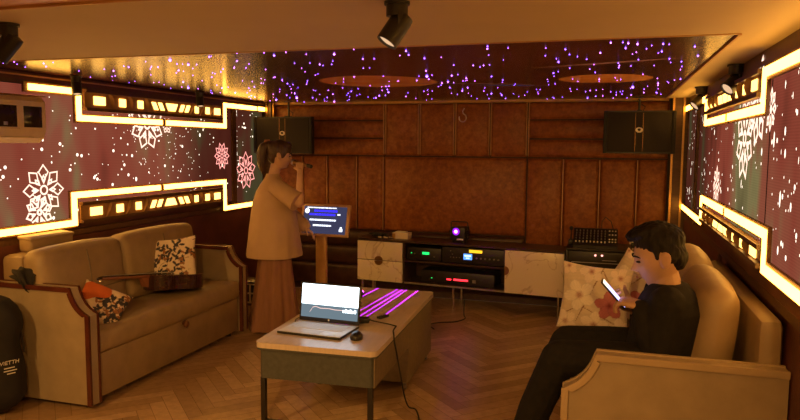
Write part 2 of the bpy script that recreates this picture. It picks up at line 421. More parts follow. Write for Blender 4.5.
for x0, x1 in ((XL + .02, -3.2), (-3.2, -2.91), (-2.91, -2.57), (-2.57, -2.27)): cushion_panel(x0, x1, .68, 1.47)
cushion_panel(-2.27, -.78, .68, 1.47)
for x0, x1 in ((-.78, -.43), (-.43, -.09), (-.09, .25), (.25, .52)): cushion_panel(x0, x1, .42, 1.47)
for z0, z1 in ((.50, .68), (.30, .50), (.06, .30)): cushion_panel(XL + .02, -.78, z0, z1, 'leatherdark')
cushion_panel(-.78, .52, .06, .42, 'leatherdark')
m = MB()
for x in (-2.255, -1.88, -1.51, -1.15, -.78):
    m.bx(x - .016, x - .006, YB - .034, YB, 1.49, ZT, .003); m.bx(x + .006, x + .016, YB - .034, YB, 1.49, ZT, .003)
for x, z0 in ((-.43, .44), (-.09, .44), (.25, .44)): m.bx(x - .006, x + .006, YB - .034, YB, z0, 1.46, .003)
for x in (-3.2, -2.91, -2.57, -2.27): m.bx(x - .005, x + .005, YB - .03, YB, .69, 1.46, .002)
m.build('panel_piping', 'piping', wb)
m = MB(); m.bx(XL, .5, YB - .05, YB + .02, H - .022, H + .004); struct(m.build('trim_1', 'goldpaint', smooth=False))
m = MB(); m.bx(.535, .69, YB - .10, YB, 0, H); o = struct(m.build('trim_2', 'darkwood', smooth=False))
m = MB(); m.bx(.53, .548, YB - .112, YB - .09, .0, H); m.bx(.62, .638, YB - .112, YB - .09, 0, H); m.build('gold_strip', 'gold', o, smooth=False)
m = MB(); m.bx(XL, XL + .12, YB - .10, YB, 0, H); o = struct(m.build('trim_3', 'darkwood', smooth=False))
m = MB(); m.bx(XL + .06, XL + .08, YB - .112, YB - .09, 1.5, H); m.bx(XL + .12, XL + .14, YB - .08, YB - .03, 1.5, H); m.build('gold_strip', 'gold', o, smooth=False)
# crown strips and skirting
m = MB(); m.bx(XL, XL + .03, YF, YB - .1, 1.985, H); o = struct(m.build('trim_4', 'wall', smooth=False))
m = MB(); m.bx(XL + .03, XL + .04, YF, YB - .1, 2.008, 2.018); m.build('gold_line', 'goldpaint', o, smooth=False)
m = MB(); m.bx(XR - .03, XR, YF, YB - .1, 1.985, H); struct(m.build('trim_5', 'darkwood', smooth=False))
m = MB(); m.bx(XL, XL + .015, YF, YB, 0, .08); struct(m.build('baseboard_left', 'darkwood', smooth=False))
m = MB(); m.bx(XR - .015, XR, YF, YB, 0, .08); struct(m.build('baseboard_right', 'darkwood', smooth=False))

# wall outlet, hook
t = thing('wall_outlet', 'small pale wall outlet behind the seated man\'s head', 'outlet', (.235, YB - .030, .655))
m = MB(); m.bx(-.032, .032, -.012, 0, -.045, .045, .004); m.build('cover_plate', 'cream', t)
m = MB(); m.bx(-.016, .016, -.015, -.0121, -.026, .026, .001); m.build('socket_face', 'black', t)
pts = []
for i in range(26):
    a = i / 25 * 1.35 * PI * 1.15
    pts.append((-.036 * math.cos(a - .35), 0, -.040 * math.sin(a - .35)))
pts = pts + [(pts[-1][0] - .008, 0, pts[-1][2] + .026), (pts[-1][0] + .010, 0, pts[-1][2] + .056)]
m = MB(); m.tube(pts, .006, 8)
tag(m.build('wall_hook', 'tuner', loc=(-1.425, YB - .045, 1.862)), 'thin pale S-shaped hook hanging high on the leather wall', 'hook')

# ------------------------------------------------------------------ LED walls
def flower(m, side, y, z, r, petals=8, wid=.013, rot=0, sq=1):
    x = (XL + .034) if side < 0 else (XR - .034)
    def kite(a, r0, r1, w):
        ca, sa = math.cos(a), math.sin(a); out = []
        for (d, o) in ((r0, 0), (r0 + (r1 - r0) * .55, w), (r1, 0), (r0 + (r1 - r0) * .55, -w)):
            out.append(((d * ca - o * sa) * sq, d * sa + o * ca))
        return out
    for k in range(petals):
        a = rot + 2 * PI * k / petals
        for r0, r1, w in ((.30 * r, r, 2.1 / petals * r), (.22 * r, .60 * r, .9 / petals * r)):
            P = kite(a, r0, r1, w); cx = sum(p[0] for p in P) / 4; cy = sum(p[1] for p in P) / 4
            f = 1 - wid / (w * 1.1) if w > wid * 1.3 else .35
            f = max(f, .3); Q = [(cx + (p[0] - cx) * f, cy + (p[1] - cy) * f) for p in P]
            for i in range(4):
                j = (i + 1) % 4; m.quad([(x, y + q[0], z + q[1]) for q in (P[i], P[j], Q[j], Q[i])])
    n = 16
    for i in range(n):
        a, b = 2 * PI * i / n, 2 * PI * (i + 1) / n
        m.quad([(x, y + rr * math.cos(u) * sq, z + rr * math.sin(u)) for rr, u in ((.2 * r, a), (.2 * r, b), (.2 * r - wid, b), (.2 * r - wid, a))])

def led_wall(side, label):
    x = XL if side < 0 else XR; s = -side
    t = thing('led_wall_screen', label, 'screen', (x, 4.2, 1.0))
    rnd = random.Random(11 if side < 0 else 23)
    segs = ((1.2, 2.98), (2.985, 6.02), (6.09, 6.66)) if side < 0 else ((1.2, 3.35), (3.36, 5.85), (5.93, 6.66))
    for i, (y0, y1) in enumerate(segs):
        m = MB(); zb = .97 if i == 2 else 1.005
        if side > 0: zb = 1.05
        m.bx(x, x + s * .03, y0, y1, zb, 1.96)
        # picture lies on this face
        m.mi = 1; m.quad([(x + s * .032, yy, zz) for yy, zz in ((y0 + .005, zb + .005), (y1 - .005, zb + .005), (y1 - .005, 1.955), (y0 + .005, 1.955))])
        m.mi = 2
        fl = [(3.645, 1.266, .175, 8, .013, 0), (3.60, 1.12, .12, 8, .016, .3), (4.73, 1.735, .21, 8, .018, .4), (4.99, 1.735, .07, 6, .012, 0)] if side < 0 else \
             [(3.62, 1.80, .22, 8, .03, .2), (3.93, 1.63, .23, 8, .026, .4), (4.82, 1.33, .14, 8, .02, 0), (3.35, 1.75, .10, 8, .02, 0)]
        fr = [(5.845, 1.466, .135, 10, .012, 0)] if side < 0 else []
        fr2 = [(6.30, 1.31, .20, 9, .014, .2)] if side < 0 else []
        for f in fl:
            if y0 <= f[0] <= y1 : flower(m, side, *f)
        m.mi = 3
        for f in fr + fr2:
            if y0 <= f[0] <= y1: flower(m, side, *f)
        m.mi = 4; n = int((250 if side < 0 else 150) * (y1 - y0) / 2.6); xx = x + s * .0335
        for k in range(n):
            y = rnd.uniform(max(y0, 2.2) + .04, y1 - .04); z = rnd.uniform(1.07, 1.93); r = rnd.choice([.004, .005, .006, .008, .012])
            if side < 0 and rnd.random() < .45: y, r = rnd.gauss(4.9, .4), .004
            y = min(max(y, y0 + .04), y1 - .04)
            st = rnd.choice([1, 1, 1, 1.6, 3]) if side > 0 else rnd.choice([1, 1, 1, 1, 1, 1.5])
            m.quad([(xx, y + r * math.cos(a), z + r * st * math.sin(a)) for a in [2 * PI * q / 8 for q in range(8)]])
        o = m.build('display_panel', ['blackm', 'screen', 'petal', 'petalred', 'flake'], t, smooth=False, fix=False)
        o.location = (-x, -4.2, -1.0)
    m = MB()
    m.bx(x, x + s * .036, 1.15, YB - .11, .93, .97); m.bx(x, x + s * .036, 1.15, YB - .11, 1.96, 1.985)
    for a, b in ((segs[1][1], segs[2][0]),): m.bx(x, x + s * .05, a, b, .97, 1.96)
    o = m.build('bezel', 'darkwood', t, smooth=False); o.location = (-x, -4.2, -1.0)
led_wall(-1, 'long glowing LED wall with snowflake flowers above the guitar sofa')
led_wall(1, 'LED wall with pale streaks and flowers behind the seated man')

# ------------------------------------------------------------------ stepped light frames
CELLS = [(.05, .115, 0), (.20, .24, 0), (.32, .355, 0), (.425, .452, 1), (.472, .498, 1), (.53, .60, 2), (.632, .658, 3), (.678, .705, 3), (.755, .785, 0), (.85, .885, 0), (.93, .985, 0)]
FLAPS = [(.155, 1), (.275, 1), (.385, 1), (.728, -1), (.815, -1), (.905, -1)]
def light_frame(side, upper, yN, yF, zo, zo2, zi, label, ys=None):
    x = XL if side < 0 else XR; s = -side; face = x + s * .055
    t = thing('light_frame', label, 'light', (x, (yN + yF) / 2, zo), group=None)
    up = 1 if upper else -1; W = .041
    def put(m, name, mat, **k):
        o = m.build(name, mat, t, smooth=False, **k); o.location = -Vector(t.location); return o
    # path of segments (y0,z0,y1,z1)
    ys = YF + .3 if ys is None else ys  # default start adds an unseen run of strip to light the foreground
    P = [(ys, zo), (yN, zo), (yN, zi), (yF, zi), (yF, zo2), (YB - .13, zo2)]
    h = W / 2
    back = MB(); q = h + .014
    def rect(m, a, b, e, d0, d1):
        (ya, za), (yb, zb) = a, b
        m.bx(x + s * d0, x + s * d1, min(ya, yb) - e, max(ya, yb) + e, min(za, zb) - e, max(za, zb) + e)
    for i, (a, b) in enumerate(zip(P, P[1:])): rect(back, a, b, q - .0007 * i, .036, .052 + .0006 * i)
    put(back, 'frame_moulding', 'moulding')
    ym = (yN + yF) / 2; gap = .02
    S = ([((ys + .02, zo), (2.40, zo)), ((2.44, zo), (yN, zo))] if ys < 2 else [((ys + .02, zo), (yN, zo))]) + [ ((yN, min(zo, zi) + W), (yN, max(zo, zi) - W)), ((yN, zi), (ym - gap - h, zi)), ((ym + gap + h, zi), (yF, zi)), ((yF, min(zo2, zi) + W), (yF, max(zo2, zi) - W)), ((yF, zo2), (YB - .33, zo2)), ((YB - .25, zo2), (YB - .15, zo2))]
    for a, b in S:
        m = MB(); rect(m, a, b, h, .053, .063); put(m, 'light_strip', 'led')
    m = MB(); m.bx(x + s * .055, x + s * .066, ym - gap, ym + gap, zi - h, zi + h); put(m, 'strip_joint', 'goldpaint')
    # lattice panel inside the step
    y0, y1 = yN + .06, yF - .06
    if upper: z0, z1 = zi + .055, min(zo, zo2) + .025
    else: z0, z1 = max(zo, zo2) - .01, zi - .055
    m = MB(); m.bx(x + s * .036, x + s * .056, y0, y1, z0, z1); put(m, 'lattice_board', 'brownboard')
    m = MB(); m.bx(x + s * .056, x + s * .075, y0, y1, z1 - .022, z1); m.bx(x + s * .056, x + s * .075, y0, y1, z0, z0 + .022); put(m, 'lattice_rail', 'darkwood')
    L = y1 - y0; hh = z1 - z0; ca, cb = z0 + hh * .30, z0 + hh * .70
    for u0, u1, k in CELLS:
        a, b = y0 + u0 * L, y0 + u1 * L; sl = .035 * up
        tl, tr = a, b; bl, br = a, b
        if k == 1: tl -= sl * .5; tr -= sl * .5; bl += sl * .5; br += sl * .5
        if k == 3: tl += sl * .5; tr += sl * .5; bl -= sl * .5; br -= sl * .5
        if k == 2: tl -= sl * .5; tr += sl * .5; bl += sl * .5; br -= sl * .5
        m = MB(); m.prism([(bl, ca), (br, ca), (tr, cb), (tl, cb)], 0, x + s * .0555, x + s * .062); put(m, 'light_cell', 'cell')
    for u, d in FLAPS:
        y = y0 + u * L; d *= up; zt_, zb_ = z1 - .004, z0 + .004; zm = (z0 + z1) / 2
        rings = []
        for k in range(7):
            q = k / 6; z = zt_ + (zb_ - zt_) * q; dep = .058 + .024 * math.sin(PI * min(1, q * 1.15 + .05)) ** .8 if q < .82 else .062
            yc = y + d * (.055 * (q - .5)); rings.append([(x + s * .0562, yc - .012, z), (x + s * dep, yc - .005 + d * .006, z), (x + s * dep, yc + .005 + d * .006, z), (x + s * .0562, yc + .010, z)])
        m = MB(); m.ring_loft(rings); put(m, 'lattice_flap', 'brownboard')
light_frame(-1, True, 3.96, 5.87, 1.94, 1.958, 1.757, 'stepped warm light frame above the flower screen on the left wall', 3.53)
light_frame(-1, False, 3.885, 5.85, 1.02, .955, 1.215, 'stepped warm light frame running behind the guitar sofa')
light_frame(1, True, 3.40, 5.32, 1.915, 1.928, 1.757, 'stepped warm light frame near the ceiling on the right wall')
light_frame(1, False, 3.21, 5.34, 1.066, 1.045, 1.215, 'stepped warm light frame on the right wall behind the seated man')
# ledges under the lower frames (top of the wainscot)
m = MB(); m.bx(XL, XL + .035, YF, YB - .12, .08, .925); m.bx(XL, XL + .035, YF, 3.86, .925, 1.0); struct(m.build('trim_6', 'wall', smooth=False))
m = MB(); m.bx(XR - .012, XR, YF, 4.6, .08, .95); m.bx(XR - .035, XR, YF, YB - .12, .95, 1.03); m.bx(XR - .035, XR, 4.6, YB - .12, .08, .95); struct(m.build('trim_7', 'wall', smooth=False))

# ------------------------------------------------------------------ ceiling spotlights
def spot_fixture(label, loc, aim, size=1.0, energy=0, lens='lens', base='round', ang=60):
    t = thing('track_spotlight', label, 'spotlight', loc, group=None)
    d = Vector(aim).normalized(); k = size
    m = MB()
    m.cyl((0, 0, 0), (0, 0, -.012 * k), .050 * k, n=28); m.cyl((0, 0, -.012 * k), (0, 0, -.055 * k), .042 * k, n=28); m.build('ceiling_mount', 'black', t)
    c = Vector((0, 0, -.095 * k))
    side = d.cross(Vector((0, 0, 1))).normalized()
    for sg in (-1, 1): m = MB(); m.box(c + side * .036 * k * sg + Vector((0, 0, .022 * k)), (.012 * k, .02 * k, .07 * k), .002, (0, 0, math.atan2(side.y, side.x))); m.build('yoke_arm', 'black', t)
    m = MB(); a = c - d * .045 * k; rot = d.to_track_quat('Z', 'Y').to_matrix().to_4x4()
    m.lathe([(.02 * k, -.055 * k), (.040 * k, -.05 * k), (.043 * k, -.03 * k), (.043 * k, .075 * k), (.038 * k, .075 * k), (.036 * k, .06 * k), (.001, .06 * k)], c, 28, rot); m.build('lamp_head', 'black', t)
    m = MB(); m.lathe([(.001, .0602 * k), (.035 * k, .0602 * k), (.035 * k, .066 * k), (.02 * k, .071 * k), (.001, .072 * k)], c, 24, rot); m.build('lens', lens, t)
    if energy:
        l = bpy.data.lights.new('fill_spot_lamp', 'SPOT'); l.energy = energy; l.color = (1, .52, .13); l.spot_size = math.radians(ang); l.spot_blend = .8; l.shadow_soft_size = .04
        lo = bpy.data.objects.new('fill_spot_lamp', l); C.objects.link(lo); lo.parent = t
        lo.location = c + d * .09 * k; lo.rotation_euler = d.to_track_quat('-Z', 'Y').to_euler()
    return t
M['lens'] = em('warm_lens', (1, .62, .34), .55, sample=False)
spot_fixture('black spotlight on the ceiling beam near the centre', (-.66, 2.10, H), (-.5, -.35, -.9), .82)
spot_fixture('black spotlight on the beam at the left edge of the picture', (-2.215, 2.09, H), (-.65, -.3, -.9), .85)
spot_fixture('nearer black spotlight on the right ceiling border', (.64, 4.12, H), (-.62, -.35, -.6), .95)
spot_fixture('farther black spotlight on the right ceiling border', (.635, 5.55, H), (-.62, -.25, -.6), 1.0)
spot_fixture('small black spotlight over the left end of the upper left lattice', (-3.46, 3.80, H), (.2, -.15, -1), .75)
spot_fixture('small black spotlight over the right end of the upper left lattice', (-3.44, 5.22, H), (.2, -.15, -1), .75)
# unseen fill spotlights, added behind the camera to brighten the foreground
for xx, yy, aim, e in ((-2.6, .7, (-.10, .75, -.75), 75), (-.9, .4, (-.15, .8, -.6), 75), (.25, -.3, (.0, .85, -.6), 40)):
    spot_fixture('unseen black fill spotlight added on the ceiling behind the camera', (xx, yy, H), aim, 1.0, e, ang=95)['group'] = 'added fill spotlights behind the camera'

# ------------------------------------------------------------------ sofas
def soft_box(d, bev, puff=.02, div=5):
    """cushion block of size d with puffed faces, centred at 0"""
    b = bmesh.new(); bmesh.ops.create_cube(b, size=1); bmesh.ops.scale(b, vec=d, verts=b.verts)
    bmesh.ops.bevel(b, geom=b.edges[:], offset=bev, segments=4, profile=.5, affect='EDGES')
    bmesh.ops.subdivide_edges(b, edges=[e for e in b.edges if e.calc_length() > bev * 2], cuts=div, use_grid_fill=True)
    for v in b.verts:
        f = [1 - (2 * abs(v.co[i]) / d[i]) ** 2 for i in range(3)]
        for i in range(3):
            o = [max(0, f[j]) for j in range(3) if j != i]
            v.co[i] += math.copysign(puff * math.sqrt(o[0] * o[1]), v.co[i]) if abs(v.co[i]) > d[i] / 2 - bev * 1.01 else 0
    return b

def arm_profile(dp, top, fz):
    """arm outline in (depth, height): flat top, concave sweep down at the front"""
    P = [(0, .035), (dp, .035), (dp, fz)]
    x1 = dp - .13
    for i in range(1, 9):
        a = 1 - i / 8; P.append((dp - .13 + .13 * (.35 * a + .65 * a ** 2.2), top - (top - fz) * (.55 * a + .45 * math.sin(a * PI / 2) ** 1.1)))
    P += [(0, top)]
    return P
def sofa(label, loc, mir, L, dp, seat_z, top, back_top, trim, cush_label, big):
    """local: y along the sofa, x = distance from the wall towards the room (mirrored when mir = -1)"""
    t = thing('sofa', label, 'sofa', loc); X = lambda v: v * mir
    m = MB(); m.bx(X(.04), X(dp - .06), .095, L - .095, .05, seat_z - .13, .006); m.build('base', 'taupe', t)
    m = MB(); m.bx(X(dp - .06), X(dp - .03), .10, L - .10, .045, seat_z - .135, .008); dr = m.build('drawer_front', 'taupe', t)
    m = MB(); m.lathe([(.012, 0), (.014, .012), (.026, .02), (.028, .032), (.018, .042), (.001, .044)], (X(dp - .03), L * .53, seat_z - .16), 20, Matrix.Rotation(PI / 2 * mir, 4, 'Y')); m.build('knob', 'woodknob', dr)
    b = soft_box((dp - .22, L - .20, .14), .03, .022); m = MB(); m._take(b, Matrix.Translation((X(.19 + (dp - .22) / 2 + .02), L / 2, seat_z - .07)) @ Matrix.Rotation(-.05 * mir, 4, 'Y'))
    se = m.build('seat_cushion', 'taupe', t); m = MB(); m.bx(X(dp - .025), X(dp - .005), .11, L - .11, seat_z - .076, seat_z - .070, .002); m.build('welt', 'taupe2', se)
    m = MB(); m.bx(X(.005), X(.10 if big else .17), .095, L - .095, .05, back_top, .035); m.build('back_frame', 'taupe', t)
    prof = arm_profile(dp, top, top - .155)
    for y0, y1, out in ((0, .09, 0), (L - .09, L, 1)):
        m = MB(); m.prism([(X(u), z) for u, z in [(u, z) for u, z in prof]], 1, y0 + .012, y1 - .012)
        a = m.build('arm', 'taupe2', t, angle=25)
        # wooden band along the outline
        for yy in ((y0, y0 + .016), (y1 - .016, y1)):
            m = MB(); outer = prof[1:]; w = .022; inner = []
            for i, p in enumerate(outer):
                p0 = Vector(outer[max(0, i - 1)]); p1 = Vector(outer[min(len(outer) - 1, i + 1)]); dd = (p1 - p0).normalized(); nn = Vector((-dd.y, dd.x)); inner.append((p[0] + nn.x * w, p[1] + nn.y * w))
            o2 = [(p[0] - (Vector(inner[i]) - Vector(p)).x * .25, p[1] - (Vector(inner[i]) - Vector(p)).y * .25) for i, p in enumerate(outer)]
            inner[-1] = (0, inner[-1][1]); o2[-1] = (0, o2[-1][1])
            rings = [[(X(o2[i][0]), yy[0], o2[i][1]), (X(o2[i][0]), yy[1], o2[i][1]), (X(inner[i][0]), yy[1], inner[i][1]), (X(inner[i][0]), yy[0], inner[i][1])] for i in range(len(outer))]
            m.ring_loft(rings); m.build('arm_trim', trim, a, angle=25)
    for yy in (.14, L - .14):
        for u in (.10, dp - .10):
            m = MB(); m.cyl((X(u), yy, 0), (X(u), yy, .052), .022, .026); m.build('foot', 'black', t)
    return t
SL = sofa('taupe pull-out sofa with red wood arm trim and a guitar on it', (XL + .045, 3.17, 0), 1, 1.82, .735, .45, .73, .885, 'redwood', '', 0)
SR = sofa('taupe sofa with champagne arm trim under the seated man', (XR - .018, 2.83, 0), -1, 1.70, .837, .488, .73, .91, 'creamwood', '', 1)

def back_cushion(label, loc, d, rot, bev, puff, seams=True, mat='taupe', group=None):
    b = soft_box(d, bev, puff)
    m = MB(); m._take(b)
    if seams:
        fx = lambda y, z: d[0] / 2 + puff * math.sqrt(max(0, (1 - (2 * y / d[1]) ** 2) * (1 - (2 * z / d[2]) ** 2))) + .0015
        m.mi = 1; ys = [d[1] * (k / 14 - .5) * .86 for k in range(15)]; zs = [d[2] * (k / 10 - .5) * .84 for k in range(11)]
        m.tube([(fx(y, -.075), y, -.075) for y in ys], .0035, 6); m.tube([(fx(.0, z), .0, z) for z in zs if z > -.075], .0035, 6)
    o = m.build('back_cushion', [mat, 'seamfabric'], loc=loc); o.rotation_euler = rot
    return tag(o, label, 'cushion', group)
back_cushion('boxy taupe back cushion beside the black cloth on the sofa arm', (-3.318, 3.60, .692), (.16, .70, .45), (0, -.12, 0), .05, .025)
back_cushion('boxy taupe back cushion beside the leaf-print pillow', (-3.318, 4.40, .70), (.16, .84, .45), (0, -.12, 0), .05, .025)
back_cushion('plump taupe back cushion right behind the man\'s back', (.435, 3.36, .752), (.15, .66, .47), (0, .12, 0), .07, .035, False)
back_cushion('plump taupe back cushion beyond the seated man\'s head', (.43, 4.04, .762), (.15, .60, .48), (0, .12, 0), .07, .035, False)

# ------------------------------------------------------------------ throw pillows
def pillow(label, loc, rot, w, h, th, mat, group=None):
    b = bmesh.new(); n = 84; top = {}; bot = {}; fn = PRINTS[mat]
    for i in range(n + 1):
        for j in range(n + 1):
            u, v = i / n * 2 - 1, j / n * 2 - 1
            e = (1 - u * u) * (1 - v * v); pin = 1 - .10 * (1 - abs(u * v)) * (max(abs(u), abs(v)) ** 6)
            x, z = u * w / 2 * (1 - .09 * (1 - v * v) * abs(u) ** 3), v * h / 2 * (1 - .09 * (1 - u * u) * abs(v) ** 3)
            d = th / 2 * (max(e, 0) ** .42); d += .004 * math.sin(u * 9 + v * 5) * e
            top[i, j] = b.verts.new((x, -d, z)); bot[i, j] = top[i, j] if i in (0, n) or j in (0, n) else b.verts.new((x, d, z))
    for i in range(n):
        for j in range(n):
            for g, fl in ((top, 0), (bot, 1)):
                q = [g[i, j], g[i + 1, j], g[i + 1, j + 1], g[i, j + 1]]
                b.faces.new(q[::-1] if fl else q)
    m = MB(); m._take(b); o = m.build('throw_pillow', 'fabric', loc=loc); o.rotation_euler = rot
    ca = o.data.color_attributes.new('print', 'FLOAT_COLOR', 'POINT'); buf = []
    for v in o.data.vertices: buf += [*fn(v.co.x, v.co.z), 1]
    ca.data.foreach_set('color', buf)
    return tag(o, label, 'pillow', group)
pillow('cream throw pillow printed with dark leaves, standing beside the guitar', (-3.135, 4.33, .68), (-.26, -.10, .34), .40, .40, .13, 'leafpillow')
pillow('cream and orange printed pillow leaning inside the near sofa arm', (-3.06, 3.50, .555), (-.95, .45, .55), .31, .31, .11, 'orangepillow')
pillow('white floral throw pillow in front of the man\'s phone', (-.055, 4.02, .712), (-.16, .06, -.05), .40, .39, .14, 'floral')
pillow('white floral throw pillow half hidden behind the man\'s chin', (.17, 4.24, .735), (-.20, .55, -.35), .36, .36, .12, 'floral')

# ------------------------------------------------------------------ guitar lying on the left sofa
def guitar():
    base = Vector((-3.02, 4.50, .486)); head = Vector((-3.26, 3.58, .57))
    t = thing('acoustic_guitar', 'dark acoustic guitar lying on the left sofa seat', 'guitar', base)
    d = (head - base); ang = math.atan2(d.y, d.x); t.rotation_euler = (.06, -.11, ang)
    def outline(k=1):
        P = []
        for i in range(48):
            a = 2 * PI * i / 48; x = .24 * (1 - math.cos(a)); q = x / .48
            wv = .19 * (max(0, math.sin(PI * min(1, q * 1.02))) ** .42) * (1 - .30 * math.exp(-((q - .60) / .14) ** 2)) * (1 - .26 * q) * 1.02
            P.append((x, math.copysign(wv, math.sin(a)) if 0 < i < 48 and i != 24 else 0))
        return P
    o = outline(); z0, z1 = 0, .105
    m = MB(); m.prism(o, 2, z0, z1 - .004); m.build('body', 'guitar', t, angle=50)
    m = MB(); m.prism([(.24 + (x - .24) * .995, y * .995) for x, y in o], 2, z1 - .0039, z1); m.build('soundboard', 'guitartop', t, angle=50)
    m = MB(); m.lathe([(.001, 0), (.048, 0), (.048, .0012), (.001, .0013)], (.325, 0, z1 + .0002), 28); m.build('sound_hole', 'blackm', t)
    m = MB(); m.box((.14, 0, z1 + .006), (.03, .15, .012), .003); m.build('bridge', 'black', t)
    m = MB(); m.box((.66, 0, z1 - .006), (.40, .05, .02), .006); m.prism([(.44, z1 - .09), (.50, z1 - .08), (.525, z1 - .015), (.44, z1 - .015)], 1, -.02, .02); m.build('neck', 'neckwood', t)
    m = MB(); m.box((.615, 0, z1 + .008), (.50, .052, .008), .002); m.build('fretboard', 'guitar', t)
    m = MB(); m.box((.93, 0, z1 - .012), (.17, .072, .016), .004, (0, .2, 0)); h = m.build('headstock', 'guitar', t)
    for i in range(3):
        for s in (-1, 1):
            m = MB(); x = .88 + i * .045; z = z1 - .004 - (x - .86) * .2; m.cyl((x, s * .036, z - .008), (x, s * .05, z - .008), .003, n=8); m.sphere((x, s * .058, z - .008), .010, 1, (1, .8, .7)); m.build('tuning_peg', 'tuner', h)
    for i in range(6):
        m = MB(); y = (i - 2.5) * .0075; m.tube([(.14, y * 1.3, z1 + .0135), (.87, y, z1 + .0135)], .0007, 5); m.build('string', 'steel', t)
guitar()

# crumpled cloth over the arm, folded cover on the sofa back
b = bmesh.new(); bmesh.ops.create_icosphere(b, subdivisions=4, radius=1); rnd = random.Random(3)
ph = [(rnd.uniform(3, 9), rnd.uniform(3, 9), rnd.uniform(3, 9), rnd.uniform(0, 6)) for _ in range(7)]
for v in b.verts:
    n = v.co.copy(); k = 1 + sum(.09 * math.sin(a * n.x + c * n.y + e * n.z + f) for a, c, e, f in ph)
    v.co = Vector((n.x * .075 * k, n.y * .06 * k, n.z * .045 * k + (.045 if n.z > -9 else 0)))
    if n.x > .2 and n.y < -.1: v.co.z -= .10 * (n.x - .2) * 1.2; v.co.y -= .02
m = MB(); m._take(b); o = m.build('crumpled_cloth', 'cloth', loc=(-3.37, 3.225, .738), angle=180)
tag(o, 'black crumpled cloth draped on the near arm of the left sofa', 'cloth')
m = MB(); m.box((0, 0, .05), (.11, .36, .10), .022, seg=3)
m.box((.0, .0, .088), (.118, .37, .022), .010, (0, .1, 0)); o = m.build('folded_cover', 'taupe', loc=(-3.525, 3.56, .886)); tag(o, 'folded beige cover lying on the left end of the sofa back', 'cover')

# ------------------------------------------------------------------ air conditioner on the left wall
t = thing('air_conditioner', 'cream wall air conditioner high on the left wall', 'air conditioner', (XL, 3.10, 1.58))
y0, y1, dx = -.75, .405, .21
m = MB(); m.prism([(.034, 0), (.15, 0), (dx - .02, .03), (dx, .08), (dx, .255), (dx - .03, .285), (.034, .285)], 1, y0, y1); m.build('housing', 'cream', t, angle=30)
def wellbox(m, a, b, z0, z1): m.bx(dx - .004, dx + .002, a, b, z0, z1, .002)
m = MB(); wellbox(m, -.70, .185, .095, .225); m.build('front_window', 'glassdark', t)
m = MB(); wellbox(m, .235, .375, .095, .225); m.build('side_window', 'glassdark', t)
m = MB(); m.bx(dx - .002, dx + .006, -.72, .20, .080, .090, .002); m.bx(dx - .002, dx + .006, -.72, .20, .230, .240, .002); m.build('window_frame', 'cream', t)
m = MB(); m.box((dx - .045, -.18, .018), (.075, 1.0, .010), .003, (0, -.5, 0)); m.build('louver', 'cream', t)
for i, yy in enumerate((-.12, -.06, .02, .10)):
    m = MB(); m.bx(dx + .0021, dx + .004, yy - .015, yy + .015, .105, .125, .001); m.build('indicator', 'steel', t)
m = MB(); m.bx(.05, dx + .008, y0, y1, .287, .293, .002); m.build('top_grille', 'gold', t)

# ------------------------------------------------------------------ padded gig bag on the floor, lower left
t = thing('gig_bag', 'black padded instrument bag with pale lettering at the lower left', 'bag', (-3.405, 2.95, 0), .6)
b = bmesh.new(); R = []
for i in range(17):
    z = .02 + .70 * i / 16; q = i / 16
    w = .205 * (min(1, (q * 7 + .25)) ** .5) * (1 - .13 * math.exp(-((q - .55) / .12) ** 2)) * math.sqrt(max(.02, 1 - max(0, (q - .72) / .29) ** 2)); th = .115 * min(1, (q * 6 + .4)) * math.sqrt(max(.03, 1 - max(0, (q - .8) / .21) ** 2))
    R.append([(w * math.copysign(abs(math.cos(a)) ** .6, math.cos(a)), th * math.copysign(abs(math.sin(a)) ** .6, math.sin(a)), z) for a in [2 * PI * k / 32 for k in range(32)]])
m = MB(); m.ring_loft(R); body = m.build('bag_body', 'bag', t, angle=70)
m = MB(); m.tube([(.262 * math.sin(a) if 0 else .205 * math.cos(a), -.0, .36 + .35 * math.sin(a)) for a in [PI * k / 20 for k in range(21)]], .006, 6); m.build('zip', 'black', t)
m = MB(); m.tube([(-.10, -.118, .52), (-.09, -.15, .56), (0, -.16, .57), (.09, -.15, .56), (.10, -.118, .52)], .010, 8); m.build('handle', 'black', t)
def text_mesh(name, body_, size, mat, parent, loc, rot, ext=.0008, align='CENTER', shear=0):
    cu = bpy.data.curves.new(name, 'FONT'); cu.body = body_; cu.size = size; cu.extrude = ext; cu.align_x = align; cu.align_y = 'CENTER'; cu.shear = shear
    o = bpy.data.objects.new('tmp', cu); C.objects.link(o); bpy.context.view_layer.update()
    me = bpy.data.meshes.new_from_object(o.evaluated_get(bpy.context.evaluated_depsgraph_get())); bpy.data.objects.remove(o)
    me.name = name; me.materials.clear(); me.materials.append(M[mat]); o = bpy.data.objects.new(name, me); C.objects.link(o)
    o.location = loc; o.rotation_euler = rot; o.parent = parent; return o
text_mesh('bag_lettering', 'VIETTH', .030, 'bagtext', t, (.150, -.108, .335), (PI / 2, -.10, .22), .002, shear=.2)
for i, ww in enumerate((.09, .11, .07)):
    m = MB(); m.box((.150 + .004 * i, -.108, .305 - .016 * i), (ww * .6, .003, .005), 0, (0, -.10, .25)); m.build('small_print', 'bagtext', t)
m = MB(); m.prism([(-.055, 0), (.055, 0), (.045, .022), (-.045, .026)], 1, -.03, .03); o = m.build('rubber_block', 'rubber', loc=(-3.33, 2.76, 0)); tag(o, 'small flat black block on the floor before the gig bag', 'block')

